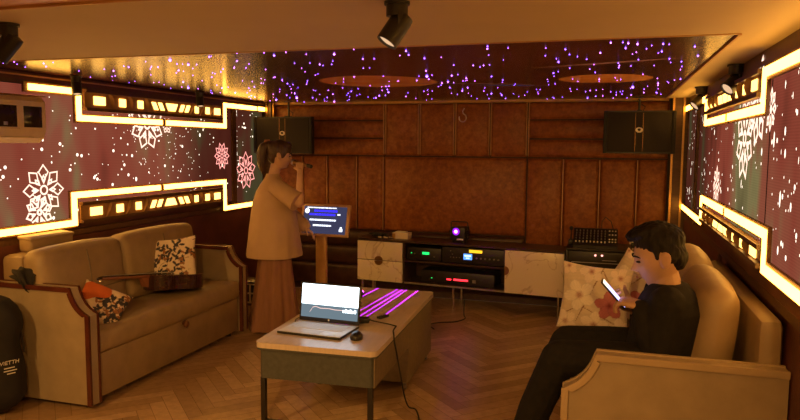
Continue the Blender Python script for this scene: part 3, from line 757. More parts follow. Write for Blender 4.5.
# ------------------------------------------------------------------ media console
CX, CY, CR = -2.425, 6.44, -.105
t = thing('media_console', 'long media console with marble fronts against the leather wall', 'cabinet', (CX, CY, 0), CR)
W, DP, ZB, ZC_ = 2.08, .34, .215, .645
m = MB()
m.bx(0, W, 0, DP, ZC_ - .022, ZC_, .002); m.bx(0, W, .002, DP, ZB, ZB + .022, .001)
for u in (.001, .49, 1.525, W - .023): m.bx(u, u + .022, .003, DP, ZB + .0221, ZC_ - .0221)
m.bx(.0232, W - .0232, DP - .012, DP - .001, ZB + .0221, ZC_ - .0221); m.build('carcass', 'cabdark', t, smooth=False)
m = MB(); m.bx(.5125, 1.5245, .012, DP - .013, .432, .450); m.build('shelf', 'cabdark', t, smooth=False)
m = MB(); m.bx(.5125, 1.5245, -.002, .003, ZB + .002, ZB + .018); m.build('front_edge_strip', 'steel', t, smooth=False)
zm = (ZB + ZC_) / 2
for z0, z1, hz in ((ZB + .006, zm - .003, 1), (zm + .003, ZC_ - .024, -1)):
    m = MB(); m.bx(.006, .498, -.022, -.001, z0, z1, .003); d = m.build('drawer', 'marble', t)
    m = MB(); pr = [(0.245 + .044 * math.cos(a), (z1 if hz > 0 else z0) + hz * -.001 - hz * .042 * math.sin(a)) for a in [PI * k / 14 for k in range(15)]]
    m.prism(pr, 1, -.034, -.0221); m.build('half_moon_pull', 'brass', d)
m = MB(); m.bx(1.535, W - .004, -.022, -.001, ZB + .006, ZC_ - .024, .003); d = m.build('door', 'marble', t)
m = MB(); m.prism([(1.536 + .042 * math.sin(a), zm + .042 * math.cos(a)) for a in [PI * k / 14 for k in range(15)]], 1, -.034, -.0221); m.build('half_moon_pull', 'brass', d)
for u, v in ((.04, .03), (.16, .03), (1.02, .03), (W - .05, .03), (.06, DP - .05), (1.02, DP - .05), (W - .05, DP - .05)):
    m = MB(); m.cyl((u, v, 0), (u, v, ZB - .0005), .010, .013); m.build('leg', 'chrome', t)
cm = Matrix.Translation((CX, CY, 0)) @ Matrix.Rotation(CR, 4, 'Z')
def on_console(u, v, z): return cm @ Vector((u, v, z))
M['green'] = em('green_readout', (.02, 1, .16), 1.0); M['yellow'] = em('amber_readout', (1, .50, .02), 1.0); M['blue'] = em('blue_lcd', (.10, .30, 1), 1.1); M['bluewhite'] = em('pale_lcd_glyphs', (.55, .75, 1), 1.2)
M['red'] = em('red_readout', (1, .02, .03), 2.6); M['pinkled'] = em('pink_led', (1, .35, .3), 2.0)
def rack_unit(label, name, u0, u1, z0, h, dep=.24, v0=.03):
    r = thing(name, label, 'amplifier', on_console((u0 + u1) / 2, v0, z0), CR); w = u1 - u0
    m = MB(); m.bx(-w / 2, w / 2, .008, dep, .006, h, .003); m.build('housing', 'black', r)
    m = MB(); m.bx(-w / 2 - .004, w / 2 + .004, 0, .0079, .004, h + .001, .002); m.build('front_panel', 'black', r)
    for s in (-1, 1): m = MB(); m.bx(s * (w / 2 - .05) - .012, s * (w / 2 - .05) + .012, .02, .06, 0, .0059); m.build('foot', 'rubber', r)
    return r
def led(r, name, mat, u0, u1, z0, z1): m = MB(); m.bx(u0, u1, -.003, -.0003, z0, z1); return m.build(name, mat, r, smooth=False)
def knobs(r, spots, rad=.006):
    for u, z in spots: m = MB(); m.cyl((u, -.010, z), (u, -.0003, z), rad * .85, rad, 12); m.build('knob', 'steel', r)
r = rack_unit('slim black amplifier with a green readout on the console\'s upper shelf', 'amplifier', .535, .885, .4505, .13)
led(r, 'green_readout', 'green', -.015, .055, .066, .09); led(r, 'power_light', 'green', -.135, -.127, .07, .078); knobs(r, [(-.10, .07), (.11, .05)], .008)
r = rack_unit('black audio processor with amber and blue displays on the upper shelf', 'audio_processor', .905, 1.51, .4505, .155)
led(r, 'amber_readout', 'yellow', -.035, .095, .115, .143); b_ = led(r, 'blue_screen', 'blue', -.09, -.005, .045, .102)
m = MB(); m.bx(-.08, -.015, -.0042, -.0031, .075, .09); m.bx(-.065, -.03, -.0042, -.0031, .055, .066); m.build('screen_glyphs', 'bluewhite', b_, smooth=False)
knobs(r, [(.04 + .043 * i, .065) for i in range(6)], .009); knobs(r, [(-.22 + .03 * i, .06) for i in range(4)], .004); knobs(r, [(-.22, .12), (-.20, .09)], .005)
r = rack_unit('black power amplifier with a red bar light on the console\'s lower shelf', 'power_amplifier', .68, 1.42, ZB + .0225, .125)
led(r, 'red_bar', 'red', -.03, .115, .045, .062); led(r, 'small_red_light', 'red', -.10, -.055, .045, .058); led(r, 'pale_label', 'steel', .16, .195, .035, .065); led(r, 'power_light', 'green', -.26, -.25, .05, .056)
# things on the console
p = on_console(1.035, .10, ZC_)
t = thing('laser_projector', 'small black laser projector glowing violet on the console', 'laser light', p, CR)
m = MB(); m.box((0, .06, .085), (.145, .16, .13), .006); m.build('housing', 'black', t)
m = MB(); m.tube([(-.085, .04, .05), (-.085, .04, .19), (-.075, .04, .20), (.075, .04, .20), (.085, .04, .19), (.085, .04, .05)], .006, 8); m.build('bracket', 'black', t)
for s in (-1, 1): m = MB(); m.cyl((s * .0735, .04, .10), (s * .10, .04, .10), .014, n=14); m.build('bracket_knob', 'black', t)
for u in (-.05, .05):
    for v in (.01, .11): m = MB(); m.cyl((u, v, 0), (u, v, .0199), .01, n=10); m.build('foot', 'rubber', t)
M['violet'] = em('violet_aperture', (.50, .05, 1), 22); M['violet2'] = em('violet_glare', (.20, .01, .55), 1.3, sample=False)
m = MB(); m.lathe([(.0, 0), (.034, 0), (.036, .008), (.028, .010), (.001, .010)], (-.012, -.0205, .11), 24, Matrix.Rotation(PI / 2, 4, 'X')); m.build('lens_ring', 'violet2', t)
m = MB(); m.lathe([(.001, 0), (.016, 0), (.013, .006), (.001, .008)], (-.012, -.031, .11), 20, Matrix.Rotation(PI / 2, 4, 'X')); m.build('aperture', 'violet', t)
m = MB(); m.bx(-.005, .06, -.0225, -.0202, .026, .042); m.build('label_plate', 'white', t, smooth=False)
t = thing('cream_box', 'small cream box on the left end of the console', 'box', on_console(.43, .08, ZC_), CR)
m = MB(); m.bx(-.085, .085, 0, .11, 0, .062, .005); m.build('carton', 'cream', t)
m = MB(); m.bx(-.06, .05, .02, .09, .0621, .074, .004); m.build('lid_insert', 'white', t)
m = MB(); m.bx(-.0858, -.05, -.001, .111, .002, .055); m.build('gold_band', 'gold', t, smooth=False)
t = thing('cable_tangle', 'dark tangle of audio cables beside the cream box', 'cable', on_console(.17, .12, ZC_), CR)
rnd = random.Random(5); P = []
for i in range(60):
    a = i * .9; P.append((.09 * math.cos(a) * rnd.uniform(.5, 1.3), .05 * math.sin(a) * rnd.uniform(.5, 1.2), .010 + .03 * abs(math.sin(i * .37)) + .0))
m = MB(); m.tube(P, .0055, 6); m.build('cord', 'rubber', t)
for x, y, a in ((.03, -.05, .3), (.09, -.045, -.3), (.14, -.03, .1)):
    m = MB(); m.cyl((x, y, .0105), (x + .045 * math.cos(a), y - .02, .0105), .010, .007, 12); m.build('plug', 'tuner', t)

# ------------------------------------------------------------------ rack with mixer, right of the console
t = thing('equipment_rack', 'low black equipment rack with two red lights under the mixer', 'rack', (-.065, 6.13, 0))
m = MB(); m.bx(-.27, .27, 0.02, .42, 0, .50, .006); m.bx(-.28, -.262, 0, .43, .50, .672, .003); m.bx(.262, .28, 0, .43, .50, .672, .003); m.bx(-.28, .28, 0, .43, .6721, .69, .003); m.build('case', 'black', t)
m = MB(); m.bx(-.26, .26, .01, .40, .505, .665, .003); f = m.build('power_unit', 'black', t)
for u in (-.028, .028): m = MB(); m.sphere((u, .006, .635), .009, 2); m.build('red_light', 'pinkled', f)
m = MB(); m.bx(-.23, .23, .004, .0095, .565, .571); m.bx(.03, .15, .004, .0095, .59, .595); m.build('slot', 'steel', f, smooth=False)
m = MB(); m.bx(-.24, .24, .012, .0195, .06, .44, .003); m.build('front_grille', 'blackgrille', t)
t = thing('audio_mixer', 'small audio mixer with rows of knobs on the black rack', 'mixer', (-.10, 6.17, .6905))
m = MB(); m.prism([(0, 0), (.26, 0), (.26, .15), (.22, .15), (.02, .045), (0, .025)], 0, -.19, .19); m.build('case', 'black', t, angle=25)
sl = math.atan2(.105, .20)
def on_mix(u, s, h=0): return (u, .02 + s * math.cos(sl) - h * math.sin(sl), .045 + s * math.sin(sl) + h * math.cos(sl))
for i in range(9):
    u = -.165 + i * .031
    for s in (.06, .10, .14, .18):
        m = MB(); m.cyl(on_mix(u, s, .0005), on_mix(u, s, .016), .006, .005, 10); m.build('knob', 'steel', t)
    m = MB(); m.box(on_mix(u, .012, .006), (.012, .02, .011), .002, (sl, 0, 0)); m.build('fader', 'white', t)
for i in range(3):
    for s in (.02, .06, .13, .19):
        m = MB(); m.box(on_mix(.12 + i * .026, s, .005), (.014, .012, .009), .002, (sl, 0, 0)); m.build('button', 'white' if s > .1 else 'yellowbtn', t) if False else m.build('button', 'white', t)
m = MB(); m.tube([(-.05, 6.44, .72), (-.05, 6.47, .90), (-.02, 6.49, .94), (.03, 6.50, .90), (.06, 6.50, .80), (.06, 6.50, .70)], .004, 6)
tag(m.build('patch_cable', 'rubber'), 'thin black cable looping up behind the mixer', 'cable')
t = thing('wireless_receiver', 'small black antenna unit standing left of the mixer', 'receiver', (-.315, 6.33, .6905))
m = MB(); m.bx(-.022, .022, -.02, .05, 0, .05, .005); m.build('housing', 'black', t)
m = MB(); m.cyl((0, .03, .05), (0, .03, .14), .006, .004, 8); m.sphere((0, .03, .15), .018, 2, (1, 1, 1.2)); m.build('antenna', 'rubber', t)

# ------------------------------------------------------------------ karaoke speakers
def speaker(label, loc, w, h, flip):
    t = thing('wall_speaker', label, 'speaker', loc)
    F, Bk = w / 2, w / 2 * .62; dp = .30
    m = MB(); m.prism([(-F, 0), (F, 0), (F, .05), (Bk, dp), (-Bk, dp), (-F, .05)], 2, 0, h); m.build('cabinet', 'black', t, angle=20)
    m = MB(); m.bx(-F + .035, F - .035, -.012, -.0005, .015, h - .015, .006); m.build('grille', 'blackgrille', t)
    for s in (-1, 1): m = MB(); m.bx(s * F - s * .032, s * F, -.014, -.0005, 0, h, .006); m.build('corner_trim', 'blackm', t)
    m = MB()
    for u in (-.032, .032): m.bx(u - .002, u + .002, -.0155, -.0125, .02, h - .02)
    m.build('centre_rib', 'brass', t, smooth=False)
    m = MB(); m.lathe([(.001, 0), (.032, 0), (.030, .005), (.001, .007)], (0, -.0125, h * .55), 24, Matrix.Rotation(PI / 2, 4, 'X') @ Matrix.Diagonal((1, .72, 1, 1))); e = m.build('emblem', 'white', t)
    m = MB(); m.lathe([(.001, 0), (.014, 0), (.010, .004), (.001, .005)], (0, -.0185, h * .55 + .002), 16, Matrix.Rotation(PI / 2, 4, 'X') @ Matrix.Diagonal((1, .8, 1, 1))); m.build('emblem_centre', 'black', e)
    m = MB(); m.bx(-.02, .02, .08, .20, h, h + .012, .002); m.cyl((0, .14, h + .012), (0, .14, H - loc[2] - .003), .010, n=10); m.box((0, .14, H - loc[2] - .006), (.07, .07, .006), .001); m.build('ceiling_bracket', 'black', t)
    m = MB(); m.tube([(.03, .14, h + .001), (.05, .14, h + .04), (-.02, .15, h + .09), (.0, .15, H - loc[2] - .004)], .004, 6); m.build('speaker_cable', 'rubber', t)
    return t
speaker('black wall speaker hung over the singer at the left corner', (-3.215, 6.35, 1.49), .66, .375, 0)
speaker('black wall speaker hung in the right corner above the mixer', (.235, 6.35, 1.525), .60, .375, 1)

# ------------------------------------------------------------------ karaoke touchscreen kiosk
KX, KY = -2.52, 5.72
t = thing('karaoke_kiosk', 'karaoke touchscreen on a pale post beside the singer', 'kiosk', (KX, KY, 0))
m = MB(); m.bx(-.17, .17, -.14, .16, 0, .02, .006); m.build('base_plate', 'brass', t)
m = MB(); m.bx(-.052, .052, 0, .04, .0201, .95, .006); m.build('post', 'goldpaint', t)
K = Matrix.Translation((.045, -.01, .895)) @ Euler((-.22, 0, -.07)).to_matrix().to_4x4() @ Matrix.Scale(1.12, 4)
hd = bpy.data.objects.new('screen_head', None)
m = MB(); m.box((0, .012, 0), (.44, .03, .265), .006); hd = m.build('screen_housing', 'kioskframe', t)
hd.matrix_local = K
M['kscreen'] = em('kiosk_screen_navy', (.030, .030, .062), 1.0); M['kwhite'] = em('kiosk_text_white', (.8, .85, 1), 1.5); M['kblue'] = em('kiosk_text_blue', (.03, .02, .85), 1.4)
m = MB(); m.bx(-.195, .195, -.0055, -.0034, -.112, .112); sc = m.build('display', 'kscreen', hd, smooth=False)
def klines(name, mat, rows):
    m = MB(); rnd = random.Random(9)
    for x0, x1, z, hh in rows:
        x = x0
        while x < x1:
            w_ = min(rnd.uniform(.008, .03), x1 - x); m.bx(x, x + w_, -.0068, -.0056, z - hh / 2, z + hh / 2); x += w_ + .004
    o = m.build(name, mat, hd, smooth=False); return o
klines('lyric_line_white', 'kwhite', [(-.165, .10, .100, .008), (.115, .14, .048, .012), (-.135, .105, .0, .013), (-.10, .065, -.045, .013)])
klines('lyric_line_blue', 'kblue', [(-.10, .11, .075, .016), (-.14, .095, .045, .016)])
m = MB(); m.lathe([(.001, 0), (.021, 0), (.001, .002)], (-.165, -.0056, .072), 14, Matrix.Rotation(PI / 2, 4, 'X')); m.box((.155, -.006, -.078), (.03, .001, .022)); m.lathe([(.001, 0), (.010, 0), (.001, .002)], (.155, -.0056, -.06), 12, Matrix.Rotation(PI / 2, 4, 'X')); m.build('screen_icon', 'kwhite', hd, smooth=False)

# small white rack with grid front behind the singer
t = thing('white_grid_rack', 'small white grid-front rack on the floor behind the singer', 'rack', (-3.10, 5.42, 0))
for x in (-.12, .12):
    for y in (-.08, .08): m = MB(); m.bx(x - .012, x + .012, y - .012, y + .012, 0, .145); m.build('leg', 'cream', t, smooth=False)
m = MB(); m.bx(-.14, .14, -.10, .10, .1451, .165); m.build('lower_tray', 'darkwood', t, smooth=False)
m = MB(); m.bx(-.13, .13, -.085, .09, .1655, .33, .003); m.build('box', 'blackm', t)
m = MB()
for i in range(5): u = -.13 + .26 * i / 4; m.bx(u - .007, u + .007, -.096, -.0855, .166, .345)
for z in (.172, .255, .338): m.bx(-.137, .137, -.0975, -.0962, z - .007, z + .007)
m.build('grid_front', 'cream', t, smooth=False)
m = MB(); m.bx(-.15, .15, -.11, .11, .3455, .36, .003); m.build('top_board', 'cabdark', t)

# ------------------------------------------------------------------ desk
DX, DY, DR = -1.485, 3.27, .05
t = thing('coffee_desk', 'low grey desk with a pale wood top holding the laptop', 'desk', (DX, DY, 0), DR)
dw, dl, zt = .35, 1.55, .50
def rounded(x0, x1, y0, y1, r, n=6):
    P = []
    for cx, cy, a0 in ((x1 - r, y0 + r, -PI / 2), (x1 - r, y1 - r, 0), (x0 + r, y1 - r, PI / 2), (x0 + r, y0 + r, PI)):
        P += [(cx + r * math.cos(a0 + PI / 2 * k / n), cy + r * math.sin(a0 + PI / 2 * k / n)) for k in range(n + 1)]
    return P
m = MB(); m.prism(rounded(-dw, dw, 0, dl, .045), 2, zt - .030, zt); m.build('desk_top', 'desktop', t, angle=30)
m = MB(); m.prism(rounded(-dw + .003, dw - .003, .003, dl - .003, .043), 2, zt - .042, zt - .0302); m.build('top_edge', 'deskgrey', t, angle=30)
m = MB(); m.prism(rounded(-dw + .02, dw - .02, .02, .80, .03), 2, zt - .205, zt - .0422); m.build('front_drawer_box', 'deskgrey', t, angle=30)
m = MB(); m.bx(-dw + .02, dw - .018, .801, dl - .02, .055, zt - .0422, .004); pd = m.build('pedestal', 'deskside', t)
m = MB(); m.bx(dw - .0195, dw - .014, .022, .80, zt - .2045, zt - .0425); m.build('side_panel', 'deskside', t, smooth=False)
for x in (-dw + .035, dw - .045): m = MB(); m.bx(x - .014, x + .014, .035, .062, 0, zt - .2055, .002); m.build('leg', 'black', t)
m = MB(); m.bx(-dw + .05, dw - .06, .040, .056, .03, .052, .002); m.build('cross_bar', 'black', t)
for x in (-dw + .06, dw - .05):
    for y in (.84, dl - .06):
        m = MB(); m.cyl((x, y, .03), (x, y, .0549), .012, n=12); m.cyl((x - .012, y, .02), (x + .012, y, .02), .02, n=16); m.build('caster', 'steel', t)

def on_desk(px, py): return Vector((px, py, zt + .0005))
# laptop
t = thing('laptop', 'open silver laptop with a bright screen on the desk', 'laptop', (-1.595, 3.44, zt), -.06)
m = MB(); m.box((0, .13, .009), (.40, .27, .014), .005); m.build('base', 'black', t)
m = MB(); m.box((0, .13, .0166), (.392, .262, .0016), .0004); m.build('deck', 'silver', t)
m = MB(); m.bx(-.17, .17, .10, .225, .0181, .0196); m.build('keyboard_bed', 'silver', t, smooth=False)
rows_ = MB()
for r_ in range(6):
    for k in range(14): rows_.bx(-.166 + k * .0238, -.166 + k * .0238 + .020, .104 + r_ * .0200, .104 + r_ * .0200 + .0165, .0197, .0212)
tag(rows_.build('keys', 'keys', t, smooth=False), 'pale laptop keys')
m = MB(); m.bx(-.06, .06, .012, .085, .0181, .0188); m.build('touchpad', 'keys', t, smooth=False)
for x in (-.15, .15): 
    for y in (.03, .22): m = MB(); m.bx(x - .02, x + .02, y - .006, y + .006, 0, .0021); m.build('foot', 'rubber', t, smooth=False)
lid = MB(); lid.box((0, 0, .115), (.40, .010, .232), .004); lid = lid.build('screen_lid', 'black', t); lid.location = (0, .262, .020); lid.rotation_euler = (-.14, 0, 0)
M['lapwhite'] = em('laptop_screen_white', (.78, .92, 1), 2.4); M['lapgrey'] = em('laptop_screen_grey', (.10, .135, .16), 1.0); M['lapline'] = em('laptop_graph', (.75, .50, .45), 1.0)
def lapq(name, mat, x0, x1, z0, z1, d): m = MB(); m.bx(x0, x1, -.0056 - d, -.0053, z0, z1); return m.build(name, mat, lid, smooth=False)
lapq('white_window', 'lapwhite', -.188, .188, .100, .222, 0); lapq('grey_window', 'lapgrey', -.188, .188, .022, .0998, 0)
m = MB(); pts = [(-.13, .05), (-.11, .08), (-.09, .086), (-.06, .078), (0, .080), (.04, .076), (.09, .077), (.18, .074)]
for a, b in zip(pts, pts[1:]): m.quad([(a[0], -.0062, a[1]), (b[0], -.0062, b[1]), (b[0], -.0062, b[1] + .004), (a[0], -.0062, a[1] + .004)])
m.build('graph_line', 'lapline', lid, smooth=False)
m = MB()
for k in range(6): m.bx(.09 + k * .015, .101 + k * .015, -.0066, -.0060, .066, .082 + .006 * (k % 2))
m.build('screen_marks', 'lapwhite', lid, smooth=False)
m = MB(); m.lathe([(.001, 0), (.006, 0), (.001, .001)], (0, -.0055, .013), 14, Matrix.Rotation(PI / 2, 4, 'X')); m.build('maker_badge', 'silver', lid)

def mouse(label, loc, rz, sc=1):
    t = thing('computer_mouse', label, 'mouse', loc, rz)
    b = bmesh.new(); bmesh.ops.create_uvsphere(b, u_segments=24, v_segments=14, radius=1)
    for v in b.verts:
        x, y, z = v.co; z = max(z, -.25); v.co = Vector((x * .031 * (1 - .12 * y), y * .052, (z + .25) * .030 * (1 - .18 * y))) * sc
    m = MB(); m._take(b); m.build('shell', 'black', t)
    m = MB(); m.cyl((-.004 * sc, .030 * sc, .024 * sc), (.004 * sc, .030 * sc, .024 * sc), .008 * sc, n=14); m.build('wheel', 'steel', t)
mouse('black computer mouse beside the laptop', (-1.325, 3.50, zt), .25, 1.15)
t = thing('microphone', 'dark wireless microphone lying behind the laptop screen', 'microphone', (-1.67, 4.47, zt))
m = MB(); m.sphere((0, 0, .031), .030, 3); m.build('grille_head', 'black', t)
m = MB(); m.tube([(-.02, .02, .028), (-.06, .05, .024), (-.16, .13, .018)], [.024, .020, .017], 16); m.build('handle', 'black', t)
t = thing('power_adapter', 'black power adapter right of the laptop', 'adapter', (-1.42, 3.83, zt), .3)
m = MB(); m.box((0, 0, .017), (.10, .055, .032), .008); m.build('brick', 'rubber', t)
m = MB(); m.tube([(.05, 0, .017), (.10, -.01, .008), (.17, -.05, .005), (.215, -.10, .006)], .004, 6); m.build('lead', 'rubber', t)
t = thing('remote_control', 'small black remote lying under the violet laser lines', 'remote', (-1.33, 3.98, zt), -.4)
m = MB(); m.box((0, 0, .008), (.032, .085, .015), .004); m.build('case', 'rubber', t)
for i in range(3): m = MB(); m.cyl((0, -.02 + .018 * i, .0151), (0, -.02 + .018 * i, .017), .004, n=10); m.build('button', 'steel', t)
def cable(label, pts, r=.0045):
    # smooth path
    P = [Vector(p) for p in pts]; Q = []
    for i in range(len(P) - 1):
        a, b, c, d = P[max(0, i - 1)], P[i], P[i + 1], P[min(len(P) - 1, i + 2)]
        for k in range(8):
            u = k / 8; Q.append(.5 * ((2 * b) + (c - a) * u + (2 * a - 5 * b + 4 * c - d) * u * u + (3 * b - a - 3 * c + d) * u ** 3))
    Q.append(P[-1]); m = MB(); m.tube(Q, r, 8); return tag(m.build('power_cable', 'rubber'), label, 'cable')
zc = zt + .005
cable('black cable from the desk edge down across the floor', [(-1.186, 3.80, zc + .001), (-1.172, 3.70, zc + .002), (-1.146, 3.625, zc + .003), (-1.134, 3.60, zt - .03), (-1.125, 3.61, .41), (-1.12, 3.68, .25), (-1.12, 3.76, .10), (-1.11, 3.82, .010), (-1.06, 3.80, .006), (-1.0, 3.66, .006), (-.96, 3.5, .006), (-.93, 3.25, .006), (-.97, 3.0, .006)])
cable('black cable hanging in a loop under the desk', [(-1.74, 3.75, .290), (-1.74, 3.76, .20), (-1.72, 3.78, .12), (-1.68, 3.82, .09), (-1.62, 3.86, .12), (-1.58, 3.9, .22), (-1.57, 3.95, .290)], .004)
cable('black cable curling on the floor below the console', [(-1.26, 6.18, .16), (-1.25, 6.12, .02), (-1.22, 6.02, .006), (-1.28, 5.88, .006), (-1.42, 5.80, .006), (-1.47, 5.70, .006), (-1.40, 5.58, .006)], .005)
cable('thin dark cable behind the laptop at the desk\'s left edge', [(-1.755, 3.66, zc), (-1.80, 3.70, zc), (-1.825, 3.78, zc), (-1.80, 3.86, zc)], .003)

# ------------------------------------------------------------------ people
def head_bm(hh):
    """head with chin at z=0, crown at z=hh, facing +Y"""
    b = bmesh.new(); bmesh.ops.create_uvsphere(b, u_segments=56, v_segments=44, radius=1)
    G = [(0, .47, .030, .035, .06), (0, .40, .075, .042, .050), (0, .355, .095, .048, .034), (.05, .345, .018, .03, .025), (-.05, .345, .018, .03, .025),
         (.135, .49, -.030, .07, .045), (-.135, .49, -.030, .07, .045), (.12, .565, .014, .10, .028), (-.12, .565, .014, .10, .028),
         (.2, .38, .012, .08, .07), (-.2, .38, .012, .08, .07), (0, .245, .042, .075, .022), (0, .225, -.012, .09, .007), (0, .198, .036, .065, .022), (0, .155, -.010, .08, .02), (0, .085, .060, .085, .05)]
    for v in b.verts:
        sx, sy, sz = v.co; x, y, z = .325 * sx, .41 * sy, .5 + .5 * sz
        if sz < 0:
            q = -sz; x *= 1 - .26 * q ** 1.3
            y *= (1 - .50 * q ** .8) if sy < 0 else (1 - .04 * q)
            if sy > 0: y += .02 * q
        if sy > 0:
            y -= .025 * sy ** 2 * (1 if sz > -.6 else .5)
            for gx, gz, a, wx, wz in G: y += a * math.exp(-((x - gx) / wx) ** 2 - ((z - gz) / wz) ** 2) * min(1, sy * 2)
        v.co = Vector((x, y, z)) * hh
    return b
def add_head(m, hh, mt):
    m._take(head_bm(hh), mt)
    for s in (-1, 1):
        e = bmesh.new(); bmesh.ops.create_uvsphere(e, u_segments=20, v_segments=16, radius=1)
        for v in e.verts:
            x, y, z = v.co; r = math.hypot(y, z); dish = -.5 * max(0, .75 - r) if x * s > 0 else 0
            v.co = Vector((x * .045 + s * dish * .06, y * .085 * (1 + .25 * z), z * .145)) * hh
        m._take(e, mt @ Matrix.Translation((s * .345 * hh, -.045 * hh, .46 * hh)) @ Euler((.22, 0, s * .38)).to_matrix().to_4x4())
def face_marks(body, hh, mt, inv):
    for s in (-1, 1):
        m = MB(); m.tube([tuple(inv @ (mt @ Vector(p))) for p in [(s * x * hh, y * hh, z * hh) for x, y, z in ((.055, .408, .575), (.12, .398, .595), (.19, .352, .585), (.235, .312, .56))]], [.002, .0045, .004, .0015], 6); m.build('eyebrow', 'hair', body)
        m = MB(); m.sphere(inv @ (mt @ Vector((s * .135 * hh, .345 * hh, .49 * hh))), .045 * hh, 2, (1, .7, .45)); m.build('eye', 'eye', body)
    m = MB(); m.tube([tuple(inv @ (mt @ Vector((x * hh, (.418 - 2.2 * x * x) * hh, .226 * hh)))) for x in (-.085, -.045, 0, .045, .085)], [.001, .003, .004, .003, .001], 6); m.build('mouth', 'lip', body)
def add_hand(m, wrist, fwd, palm, thumb, k=1.0, curl=(.35, .45, .35), tc=.3, spread=.05):
    W = Vector(wrist); f = Vector(fwd).normalized(); p = Vector(palm); p = (p - p.dot(f) * f).normalized(); s = f.cross(p); s = s if s.dot(Vector(thumb)) > 0 else -s
    kn = []
    for i in range(4):
        off = (.030 - i * .020) * k; b = W + f * (.088 - abs(i - 1.2) * .004) * k + s * off; kn.append(b)
        m.limb([W + s * off * .55 + f * .008 * k, W + s * off * .8 + f * .045 * k, b], [.0150 * k, .0150 * k, .0105 * k], 10)
        L = (.076, .085, .079, .062)[i] * k; a = 0; q = b; pts = [b]; rs = [.0102 * k]
        for c, fr, r in zip(curl, (.44, .31, .25), (.0088, .0080, .0068)):
            a += c * (1 + .12 * i); d = (f * math.cos(a) + p * math.sin(a) + s * spread * (1.5 - i) * .6).normalized(); q = q + d * L * fr; pts.append(q); rs.append(r * k)
        m.limb(pts, rs, 10)
    r0 = W + f * .022 * k + s * .022 * k; d1 = (f * .55 + s * .75 + p * .35).normalized(); r1 = r0 + d1 * .042 * k; d2 = (f * .8 + s * (.45 - tc) + p * (.25 + tc)).normalized(); r2 = r1 + d2 * .034 * k; r3 = r2 + (d2 + p * tc * .7 - s * tc * .4).normalized() * .027 * k
    m.limb([r0, r1, r2, r3], [.0155 * k, .0115 * k, .0098 * k, .0078 * k], 10)
def fuse(m, name, mat, origin, parent=None, voxel=.006, smooth=4, fac=.5):
    o = m.build(name, mat, parent, smooth=False, fix=False); o.data.transform(Matrix.Translation(-Vector(origin)))
    o.parent = None
    modify(o, ('REMESH', dict(mode='VOXEL', voxel_size=voxel)), ('SMOOTH', dict(iterations=smooth, factor=fac)))
    o.parent = parent
    if parent is None: o.location = origin
    return o
def frame(center, fwd, up=(0, 0, 1)):
    f = Vector(fwd).normalized(); u = Vector(up); u = (u - u.dot(f) * f).normalized(); r = f.cross(u)
    return Matrix.Translation(center) @ Matrix(((r.x, f.x, u.x, 0), (r.y, f.y, u.y, 0), (r.z, f.z, u.z, 0), (0, 0, 0, 1)))
def ellipse(c, rx, ry, n=28, ax=(1, 0, 0), ay=(0, 1, 0), fold=0, nf=7, ph=0):
    c = Vector(c); ax = Vector(ax); ay = Vector(ay)
    return [c + (ax * rx * math.cos(a) + ay * ry * math.sin(a)) * (1 + fold * math.sin(nf * a + ph) + fold * .5 * math.sin(2.7 * nf * a + ph * 2)) for a in [2 * PI * k / n for k in range(n)]]
def hair_mesh(mt, hh, blobs, rough, seed, inv, body, mat, voxel=.006, amp=.006):
    m = MB()
    for c, r in blobs: m._take(_blob(c, r, hh), mt)
    o = m.build('hair', mat, None, smooth=False, fix=False); o.data.transform(inv)
    modify(o, ('REMESH', dict(mode='VOXEL', voxel_size=voxel)), ('SMOOTH', dict(iterations=3, factor=.5)))
    rnd = random.Random(seed); K = [(Vector((rnd.gauss(0, 1), rnd.gauss(0, 1), rnd.gauss(0, .35))) * rough, rnd.uniform(0, 6)) for _ in range(14)]
    for v in o.data.vertices:
        n = v.normal; d = sum(math.sin(k.dot(v.co) + p) for k, p in K) / 5; v.co += n * amp * max(-.6, d)
    o.parent = body; o.data.materials.clear(); o.data.materials.append(M[mat]); return o
def _blob(c, r, hh):
    b = bmesh.new(); bmesh.ops.create_icosphere(b, subdivisions=3, radius=1)
    for v in b.verts: v.co = Vector((v.co.x * r[0] + c[0], v.co.y * r[1] + c[1], v.co.z * r[2] + c[2])) * hh
    return b

# the seated man -----------------------------------------------------
O_ = Vector((.20, 3.15, 0)); inv = Matrix.Translation(-O_)
PN = 3.03; PF = 3.30
m = MB(); hh = .268
hc = Vector((.222, 3.15, 1.108)); ff = Vector((-.968, -.05, -.25)); mt = frame(hc, ff) @ Matrix.Translation((0, 0, -hh / 2))
add_head(m, hh, mt)
m.limb([(.255, 3.155, .92), (.255, 3.155, .99), (.235, 3.15, 1.06)], [.075, .062, .060])
m.ring_loft([ellipse((.23, 3.16, .56), .11, .16), ellipse((.235, 3.16, .68), .11, .155), ellipse((.245, 3.16, .80), .11, .16), ellipse((.245, 3.16, .90), .10, .17), ellipse((.24, 3.16, .97), .06, .09)])
for y, sh, el, wr in ((PN, (.245, 3.02, .925), (.215, 3.0, .675), (.160, 3.035, .895)), (PF, (.245, 3.32, .925), (.18, 3.37, .69), (.135, 3.235, .850))):
    m.limb([sh, el, wr], [.055, .042, .029])
for y, kx in ((PN, -.185), (PF, -.165)):
    m.limb([(.20, y, .635), (kx, y, .645), (kx - .10, y, .40), (kx - .19, y, .11)], [.092, .062, .056, .042])
    m.limb([(kx - .17, y, .065), (kx - .25, y, .055), (kx - .34, y, .045)], [.045, .042, .035])
add_hand(m, (.155, 3.035, .905), (-.84, .38, .10), (-.35, .35, -.85), (0, .2, 1), .98, (.45, .55, .4), .35)
add_hand(m, (.135, 3.235, .853), (-.72, -.50, .28), (.62, -.35, .60), (-.2, .5, .8), .98, (.30, .75, .7), .35)
